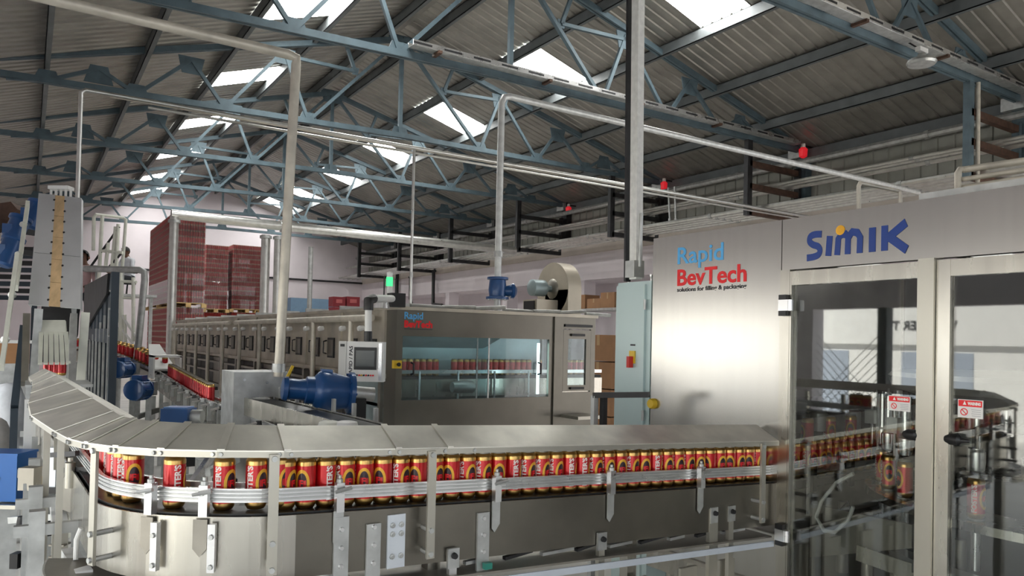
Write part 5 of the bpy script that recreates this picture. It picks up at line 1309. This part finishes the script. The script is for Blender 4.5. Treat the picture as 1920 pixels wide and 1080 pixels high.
for v in (1020, 1042): MB().obox(U(112, v, D=2.94), _r0, (_f.x, _f.y, 0), (0, 0, 1), (.06, .05, .006)).build('leg_band', STEEL_D, s2)
a, b = U(128, 1040, D=2.85), U(158, 1085, D=2.45)
MB().bar(a, b, .05, .05).build('lower_rail', WHITE, s2)
MB().tube([U(152, 990, D=2.6), U(143, 1012, D=2.6), U(142, 1050, D=2.58)], .008, 8).build('support_rod', WHITE, s2)
bp_ = thing('bluish_plate', 'pale bluish plate standing beside the hood legs', 'plate', U(97, 915, D=3.6))
MB().obox(U(97, 878, D=3.6), _r0, (_f.x, _f.y, 0), (0, 0, 1), (.05, .02, .20)).build('plate_sheet', mat('pale_plate', (.72, .77, .83), .5, .4, .04), bp_)
MB().obox(U(97, 918, D=3.6), _r0, (_f.x, _f.y, 0), (0, 0, 1), (.07, .05, .03)).build('plate_foot', BLACK, bp_)
a = U(97, 918, D=3.62); MB().bar(a, (a.x, a.y, 0), .04, .04, (0, 1, 0)).build('plate_post', GALV, bp_)
for k in range(7):
    pass
# guide plates and rods around the entry to the bend
for u, v0, v1, dd in ((62, 750, 905, 4.6), (108, 775, 880, 3.6), (122, 790, 990, 3.3)):
    MB().bar(U(u, v0, D=dd), U(u - 1, v1, D=dd), .028, .03, (1, 0, 0)).build('hood_leg', WHITE if u == 62 else ALU_W, cv)
pl_ = [U(116, 895, D=3.05), U(158, 900, D=2.95), U(158, 960, D=2.95), U(146, 968, D=2.98), U(116, 955, D=3.05)]
MB().prism(pl_, (.004, .01, 0)).build('guide_plate', STEEL_D, cv)
for v, u0, u1 in ((853, 98, 145), (882, 114, 172)): MB().bar(U(u0, v, D=3.1), U(u1, v - 3, D=2.9), .016, .02).build('guide_rod', DARK, cv)
MB().lathe(U(131, 905, D=2.98), (0, 0, 1), [(-.02, .02), (.08, .02), (.085, .01), (.10, .01)], 10).build('rod_clamp', ALU_W, cv)
# ================================================================== stacks of cans on pallets
def can_stack(label, x0, x1, y0, y1, z0, z1, film=True):
    t = thing('pallet_of_cans', label, 'pallet', ((x0 + x1) / 2, (y0 + y1) / 2, z0), 'shrink-wrapped pallets of red cans')
    # pallet
    for k in range(5):
        y = y0 + (y1 - y0) * k / 4; MB().box((x0 - .02, y - .05, z0 + .11), (x1 + .02, y + .05, z0 + .13)).build('deck_board', PALLET, t)
    for k in range(3):
        x = x0 + (x1 - x0) * k / 2
        for y in (y0, (y0 + y1) / 2, y1): MB().box((x - .07, y - .06, z0 + .02), (x + .07, y + .06, z0 + .11)).build('pallet_block', PALLET, t)
        MB().box((x - .07, y0 - .06, z0), (x + .07, y1 + .06, z0 + .02)).build('pallet_runner', PALLET, t)
    tiers = max(1, round((z1 - z0 - .13) / .176)); th = (z1 - z0 - .13) / tiers
    mbr, mbg, mbs = MB(), MB(), MB()
    nx, ny = int((x1 - x0) / .068), int((y1 - y0) / .068)
    def small(mb, x, y, z, h, r, n=6):
        i = len(mb.v)
        for zz in (z, z + h):
            for j in range(n): a = 2 * PI * j / n + .5; mb.v.append((x + r * math.cos(a), y + r * math.sin(a), zz))
        for j in range(n): mb.f.append((i + j, i + (j + 1) % n, i + n + (j + 1) % n, i + n + j)); mb.sm.append(True)
    for k in range(tiers):
        zb_ = z0 + .13 + k * th
        mbs.box((x0, y0, zb_), (x1, y1, zb_ + .006))
        for i in range(nx): 
            xx = x0 + (i + .5) * (x1 - x0) / nx
            small(mbr, xx, y0 + .034, zb_ + .022, th - .05, .033); small(mbg, xx, y0 + .034, zb_ + .006, .016, .032); small(mbg, xx, y0 + .034, zb_ + th - .028, .026, .030)
        for i in range(ny):
            yy = y0 + (i + .5) * (y1 - y0) / ny
            small(mbr, x0 + .034, yy, zb_ + .022, th - .05, .033); small(mbg, x0 + .034, yy, zb_ + .006, .016, .032); small(mbg, x0 + .034, yy, zb_ + th - .028, .026, .030)
    o = mbr.build('can_bodies', mat('stack_red', (.34, .035, .03), .2, .4, .15, 3), t); o['kind'] = 'stuff'
    o = mbg.build('can_rims', mat('stack_rim', (.48, .30, .22), .6, .35, .1, 3), t); o['kind'] = 'stuff'
    o = mbs.build('layer_sheets', mat('stack_sheet', (.22, .08, .06), 0, .8, .1), t); o['kind'] = 'stuff'
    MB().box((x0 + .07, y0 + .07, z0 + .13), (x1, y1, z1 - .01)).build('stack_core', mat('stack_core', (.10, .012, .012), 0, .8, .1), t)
    if film:
        mb = MB(); 
        nseg = tiers
        for k in range(nseg):
            za, zb_ = z0 + .13 + k * th, z0 + .13 + (k + 1) * th
            e0, e1 = .006 + .006 * ((k * 7) % 3), .006 + .006 * (((k + 1) * 7) % 3)
            mb.quad((x0 - e0, y0 - e0, za), (x1 + e0, y0 - e0, za), (x1 + e1, y0 - e1, zb_), (x0 - e1, y0 - e1, zb_), smooth=True)
            if k < 4: mb.quad((x0 - e0, y1 + e0, za), (x0 - e0, y0 - e0, za), (x0 - e1, y0 - e1, zb_), (x0 - e1, y1 + e1, zb_), smooth=True)
        mb.build('stretch_wrap', FILM, t)
    return t
SX0, SY0 = U(325, 500, Y=23.5).x, 23.5
SX1 = U(384, 500, Y=23.5).x
SYE = U(264, 500, X=SX0).y
zs_t = U(325, 395, Y=SY0).z; zs_m = U(325, 575, Y=SY0).z
can_stack('lower shrink-wrapped pallet of red cans under the tallest stack', SX0, SX1, SY0, min(SYE, SY0 + 5.2), .0, zs_m)
can_stack('upper shrink-wrapped pallet of red cans on the tallest stack', SX0, SX1, SY0, min(SYE, SY0 + 5.2), zs_m, zs_t)
for u0, u1, lb in ((385, 428, 'shrink-wrapped pallet of red cans in the shorter middle stack'), (436, 494, 'shrink-wrapped pallet of red cans in the right-hand stack beside the ducts')):
    yy = 30.0; xa_, xb_ = U(u0, 500, Y=yy).x, U(u1, 500, Y=yy).x; zt_ = U(u0, 458, Y=yy).z; zm_ = U(u0, 585, Y=yy).z
    can_stack(lb + ', upper one', xa_, xb_, yy, yy + 1.2, zm_, zt_); can_stack(lb + ', lower one', xa_, xb_, yy, yy + 1.2, 0, zm_, False)
# the white stair rail', xa_, xb_, 30.0, 31.0, 0, U(245, 445, Y=30).z, False)
# red crates
for k, (u0, u1, v0, v1, lb) in enumerate(((624, 649, 556, 583, 'dark red crate stack left of the panel arm, left one'), (650, 676, 556, 583, 'dark red crate stack left of the panel arm, right one'))):
    yy = 22.0; a, b = U(u0, v1, Y=yy), U(u1, v0, Y=yy)
    t = thing('crate_stack', lb, 'crate', (a.x, yy, 0), 'dark red crate stacks')
    z0_ = 0; n_ = 9; hh = b.z / n_
    for j in range(n_):
        c_ = MB().box((a.x, yy, j * hh), (b.x - .02, yy + .4, (j + 1) * hh - .02)).build('crate', mat('crate_red', (.20, .012, .02), 0, .5, .1), t)
        MB().box((a.x + .10, yy - .006, j * hh + hh * .35), (b.x - .12, yy, j * hh + hh * .7)).build('crate_label', mat('crate_label', (.42, .10, .10), 0, .6, .1), t)
# cartons on the shelf at the right wall
sh = thing('wall_shelf', 'grey shelf along the right wall carrying brown cartons', 'shelf', (12.6, 12, 0))
MB().box((12.3, 9.0, 2.48), (13.0, 17.0, 2.54)).build('shelf_board', GALV, sh)
for y in (9.1, 13, 16.9):
    for x in (12.33, 12.95): MB().box((x - .03, y - .03, 0), (x + .03, y + .03, 2.48)).build('shelf_post', GALV, sh)
def carton(label, x0, y0, z0, sx, sy, sz):
    t = thing('carton', label, 'box', (x0, y0, z0), 'brown cartons by the right wall')
    MB().box((x0, y0, z0), (x0 + sx, y0 + sy, z0 + sz)).build('carton_box', CARTON, t)
    MB().box((x0 - .003, y0 + sy * .45, z0 + sz * .6), (x0, y0 + sy * .55, z0 + sz)).box((x0, y0 + sy * .45, z0 + sz), (x0 + sx, y0 + sy * .55, z0 + sz + .003)).build('tape', mat('tape_tan', (.42, .28, .15), 0, .4, .05), t)
for lb, u, v, sz in (('tall brown carton right of the exhaust fan', 1084, 556, .38), ('low brown carton between two taller ones', 1112, 563, .26), ('tall brown carton beside the pale cabinet', 1138, 555, .40)):
    p = U(u, v, X=12.4); carton(lb, 12.4, p.y - .3, 2.54, .5, .55, sz)
for k in range(4):
    p = U(1140, 640, X=8.0); carton(['bottom', 'second', 'third', 'topmost'][k] + ' brown carton of the pile between pasteuriser and pale cabinet', 8.0, p.y - .1, .45 * k, .6, .7, .43)
# wall-side clutter on the ledge of the right wall
cl = thing('wall_cabinet', 'grey metal cabinet at the foot of the right wall behind the pasteuriser', 'cabinet', (12.5, 18, 0))
MB().box((12.2, 17.0, 0), (12.9, 20.0, 2.6)).build('cabinet_body', mat('cabinet_dim', (.42, .40, .42), 0, .6, .1), cl)
for k in range(3): MB().box((12.17, 17.05 + k, .1), (12.2, 17.95 + k, 2.5)).build('cabinet_door', mat('cabinet_dim', (.42, .40, .42)), cl)
bl_ = thing('blue_roller_bench', 'low blue bench with a pale yellow top in front of the end wall', 'bench', U(585, 590, Y=28))
a, b = U(545, 585, Y=28), U(628, 562, Y=28)
MB().box((a.x, 28, 2.3), (b.x, 28.8, b.z)).build('bench_panel', mat('bench_blue', (.16, .26, .38), 0, .5, .1), bl_)
MB().box((a.x - .2, 27.8, 2.1), (b.x, 28.2, 2.3)).build('bench_top', mat('bench_yellow', (.75, .80, .45), 0, .5, .05), bl_)
for x in (a.x, b.x - .1): MB().box((x, 28, 0), (x + .1, 28.6, 2.2)).build('bench_leg', GALV, bl_)
# ================================================================== white stair and platform rails
wr_ = thing('white_platform_rail', 'white tubular platform rails with a stair behind the elevator', 'railing', U(205, 520, D=13))
DD = 13.0
def rb(u0, v0, u1, v1, r=.03, m=CREAM, d0=DD, d1=DD, nm='rail_tube'): MB().tube([U(u0, v0, D=d0), U(u1, v1, D=d1)], r, 8).build(nm, m, wr_)
MB().tube([U(175, 470, D=DD), U(176, 408, D=DD), U(180, 402, D=DD), U(230, 408, D=DD + .6), U(236, 412, D=DD + .6), U(228, 520, D=DD + .6)], .03, 8).build('rail_tube', CREAM, wr_)
rb(192, 404, 184, 545); rb(190, 470, 230, 474); rb(217, 425, 210, 500); rb(203, 455, 198, 500); rb(222, 420, 218, 500)
rb(170, 500, 224, 425, .02, DARK); rb(205, 500, 228, 475, .02, DARK)
MB().bar(U(150, 502, D=DD), U(262, 508, D=DD + .3), .05, .06).build('deck_edge', GALV, wr_)
MB().prism([U(150, 504, D=DD), U(258, 509, D=DD + .3), U(258, 506, D=DD + 2), U(160, 503, D=DD + 2)], (0, 0, -.04)).build('platform_deck', DARK, wr_)
for u, v0 in ((226, 508), (250, 520), (228, 528)): rb(u, v0, u, 640, .03)
rb(224, 527, 256, 529, .025); rb(222, 558, 252, 560, .02)
for k in range(2): rb(217, 575 + 28 * k, 256, 632 + 20 * k, .025, WHITE)
rb(234, 590, 236, 650, .025); 
for u in (184, 228): MB().bar(U(u, 505, D=DD + .2), Vector((U(u, 505, D=DD + .2).x, U(u, 505, D=DD + .2).y, 0)), .08, .08, (0, 1, 0)).build('platform_leg', GALV, wr_)
gp = thing('grey_pipe_frame', 'grey pipe frame bending down in front of the tallest can stack', 'pipe', U(262, 700, D=10))
MB().tube([U(160, 504, D=10.2), U(262, 506, D=10), U(270, 510, D=10), U(271, 525, D=10), U(254, 700, D=9.6), Vector((U(254, 700, D=9.6).x, U(254, 700, D=9.6).y, 0))], .045, 10).build('frame_tube', GALV, gp)
MB().lathe((U(254, 700, D=9.6).x, U(254, 700, D=9.6).y, 0), (0, 0, 1), [(0, .09), (.02, .09)], 10).build('base_flange', GALV, gp)
# ================================================================== people on the platform
def person(label, base, face_dir, joints, shirt, shirt_i):
    """joints: dict of points relative to base; one skinned body, hair as a child"""
    me = bpy.data.meshes.new('person'); names = list(joints); vs = [Vector(base) + Vector(joints[k][:3]) for k in names]
    E = [('pelvis', 'chest'), ('chest', 'neck'), ('neck', 'head'), ('head', 'crown')]
    for s in 'LR': E += [('chest', 'sh' + s), ('sh' + s, 'el' + s), ('el' + s, 'wr' + s), ('wr' + s, 'hd' + s), ('hd' + s, 'fg' + s), ('wr' + s, 'th' + s), ('pelvis', 'hp' + s), ('hp' + s, 'kn' + s), ('kn' + s, 'an' + s), ('an' + s, 'to' + s)]
    me.from_pydata([tuple(v) for v in vs], [(names.index(a), names.index(b)) for a, b in E], [])
    o = link('person', me)
    sk = o.modifiers.new('skin', 'SKIN'); sk.use_smooth_shade = True
    ly = me.skin_vertices[0].data
    for i, k in enumerate(names): r = joints[k][3]; ly[i].radius = (r, r); ly[i].use_root = (k == 'pelvis')
    su = o.modifiers.new('sub', 'SUBSURF'); su.levels = 1; su.render_levels = 1
    dg = bpy.context.evaluated_depsgraph_get(); m2 = bpy.data.meshes.new_from_object(o.evaluated_get(dg))
    o.modifiers.clear(); o.data = m2; m2.materials.clear()
    for m in (SKIN, shirt, CLOTHK): m2.materials.append(m)
    B = Vector(base); zp = joints['pelvis'][2]; zn = joints['neck'][2]
    for p in m2.polygons:
        c = p.center - B; p.use_smooth = True
        hand = min((p.center - (B + Vector(joints['hd' + s][:3]))).length for s in 'LR') < .13
        p.material_index = 2 if c.z < zp + .04 else (0 if c.z > zn - .01 or hand else 1)
    tag(o, label, 'person')
    hdv = B + Vector(joints['head'][:3]); fd = Vector(face_dir).normalized()
    bm = bmesh.new(); bmesh.ops.create_uvsphere(bm, u_segments=14, v_segments=8, radius=.115)
    for v in list(bm.verts):
        v.co.z *= 1.1
    bmesh.ops.delete(bm, geom=[v for v in bm.verts if v.co.z < -.02 and v.co.dot(fd) > -.03 or v.co.z < -.09 or (v.co.dot(fd) > .07 and v.co.z < .05)], context='VERTS')
    hm_ = bpy.data.meshes.new('hair'); bm.to_mesh(hm_); bm.free(); hm_.materials.append(HAIR)
    for p in hm_.polygons: p.use_smooth = True
    h = link('hair', hm_, o); h.location = hdv + Vector((0, 0, .03))
    sd = fd.cross(Vector((0, 0, 1)))
    for s in (-1, 1):
        MB().lathe(hdv + fd * .085 + sd * .035 * s + Vector((0, 0, .01)), fd, [(0, .016), (.012, .010)], 8).build('eye', BLACK, o)
        MB().lathe(hdv + sd * .10 * s, sd * s, [(0, .03), (.02, .02)], 8).build('ear', SKIN, o)
    MB().lathe(hdv + fd * .09 - Vector((0, 0, .015)), fd, [(0, .02), (.03, .008)], 8).build('nose', SKIN, o)
    MB().obox(hdv + fd * .092 - Vector((0, 0, .06)), sd, fd, (0, 0, 1), (.05, .012, .012)).build('mouth', RUST, o)
    return o
def stand_pose(fx, fy, lean=0, sit=False):
    f = Vector((fx, fy, 0)).normalized(); s = Vector((f.y, -f.x, 0)); J = {}
    def P(fwd, sd, z, r): q = f * fwd + s * sd; return (q.x, q.y, z, r)
    hz_ = .90 if not sit else .45
    J['pelvis'] = P(0, 0, hz_, .13); J['chest'] = P(lean * .5, 0, hz_ + .38, .15); J['neck'] = P(lean * .8, 0, hz_ + .56, .055); J['head'] = P(lean * .9 + .02, 0, hz_ + .68, .085); J['crown'] = P(lean * .9, 0, hz_ + .79, .07)
    for t_, q in (('L', -1), ('R', 1)):
        J['sh' + t_] = P(lean * .6, .19 * q, hz_ + .47, .065); J['el' + t_] = P(lean * .6 + .08, .25 * q, hz_ + .20, .048); J['wr' + t_] = P(lean + .25, .20 * q, hz_ + .12, .034)
        J['hd' + t_] = P(lean + .33, .19 * q, hz_ + .12, .038); J['fg' + t_] = P(lean + .41, .18 * q, hz_ + .11, .022); J['th' + t_] = P(lean + .31, .14 * q, hz_ + .13, .015)
        if sit: J['hp' + t_] = P(.03, .10 * q, hz_ - .02, .10); J['kn' + t_] = P(.42, .12 * q, hz_ + .02, .07); J['an' + t_] = P(.44, .12 * q, .07, .05); J['to' + t_] = P(.60, .12 * q, .05, .045)
        else: J['hp' + t_] = P(0, .10 * q, hz_ - .05, .10); J['kn' + t_] = P(.03, .11 * q, .48, .07); J['an' + t_] = P(0, .11 * q, .08, .05); J['to' + t_] = P(.16, .13 * q, .05, .045)
    return J
pb = U(243, 528, D=20); pb.z -= .36
person('person in a white shirt and dark trousers crouching on the platform beside the can stack', pb, (-.8, -.6, 0), stand_pose(-.8, -.6, .16, True), CLOTHW, 1)
st_ = thing('platform_stool', 'low dark stool under the person in the white shirt', 'stool', pb)
MB().lathe(pb + Vector((0, 0, .28)), (0, 0, 1), [(0, .15), (.04, .16)], 14).build('stool_seat', DARK, st_)
for k in range(3): a = 2.1 * k; MB().bar(pb + Vector((.1 * math.cos(a), .1 * math.sin(a), .28)), pb + Vector((.14 * math.cos(a), .14 * math.sin(a), 0)), .02, .02, (0, 1, 0)).build('stool_leg', DARK, st_)
p2_ = U(158, 484, D=14.2); base2 = Vector((p2_.x, p2_.y, p2_.z - 1.58))
person('person in a pink shirt standing behind the dark guard, head showing above it', base2, (-.4, -.9, 0), stand_pose(-.4, -.9, .05), CLOTHP, 1)
wp = thing('rear_platform', 'grey raised walkway under the person in the white shirt', 'platform', (pb.x, pb.y, 0))
MB().box((pb.x - .8, pb.y - .6, pb.z - .06), (pb.x + .6, pb.y + .5, pb.z)).build('walkway_deck', GALV, wp)
for sx in (-.75, .5): MB().box((pb.x + sx, pb.y, 0), (pb.x + sx + .08, pb.y + .08, pb.z - .06)).build('walkway_leg', GALV, wp)
sp = thing('side_platform', 'dark raised platform behind the guard under the person in pink', 'platform', (base2.x, base2.y, 0))
MB().box((base2.x - .5, base2.y - .4, base2.z - .05), (base2.x + .4, base2.y + .5, base2.z)).build('platform_top', DARK, sp)
for sx in (-.45, .35): MB().box((base2.x + sx, base2.y, 0), (base2.x + sx + .06, base2.y + .06, base2.z - .05)).build('platform_leg', DARK, sp)
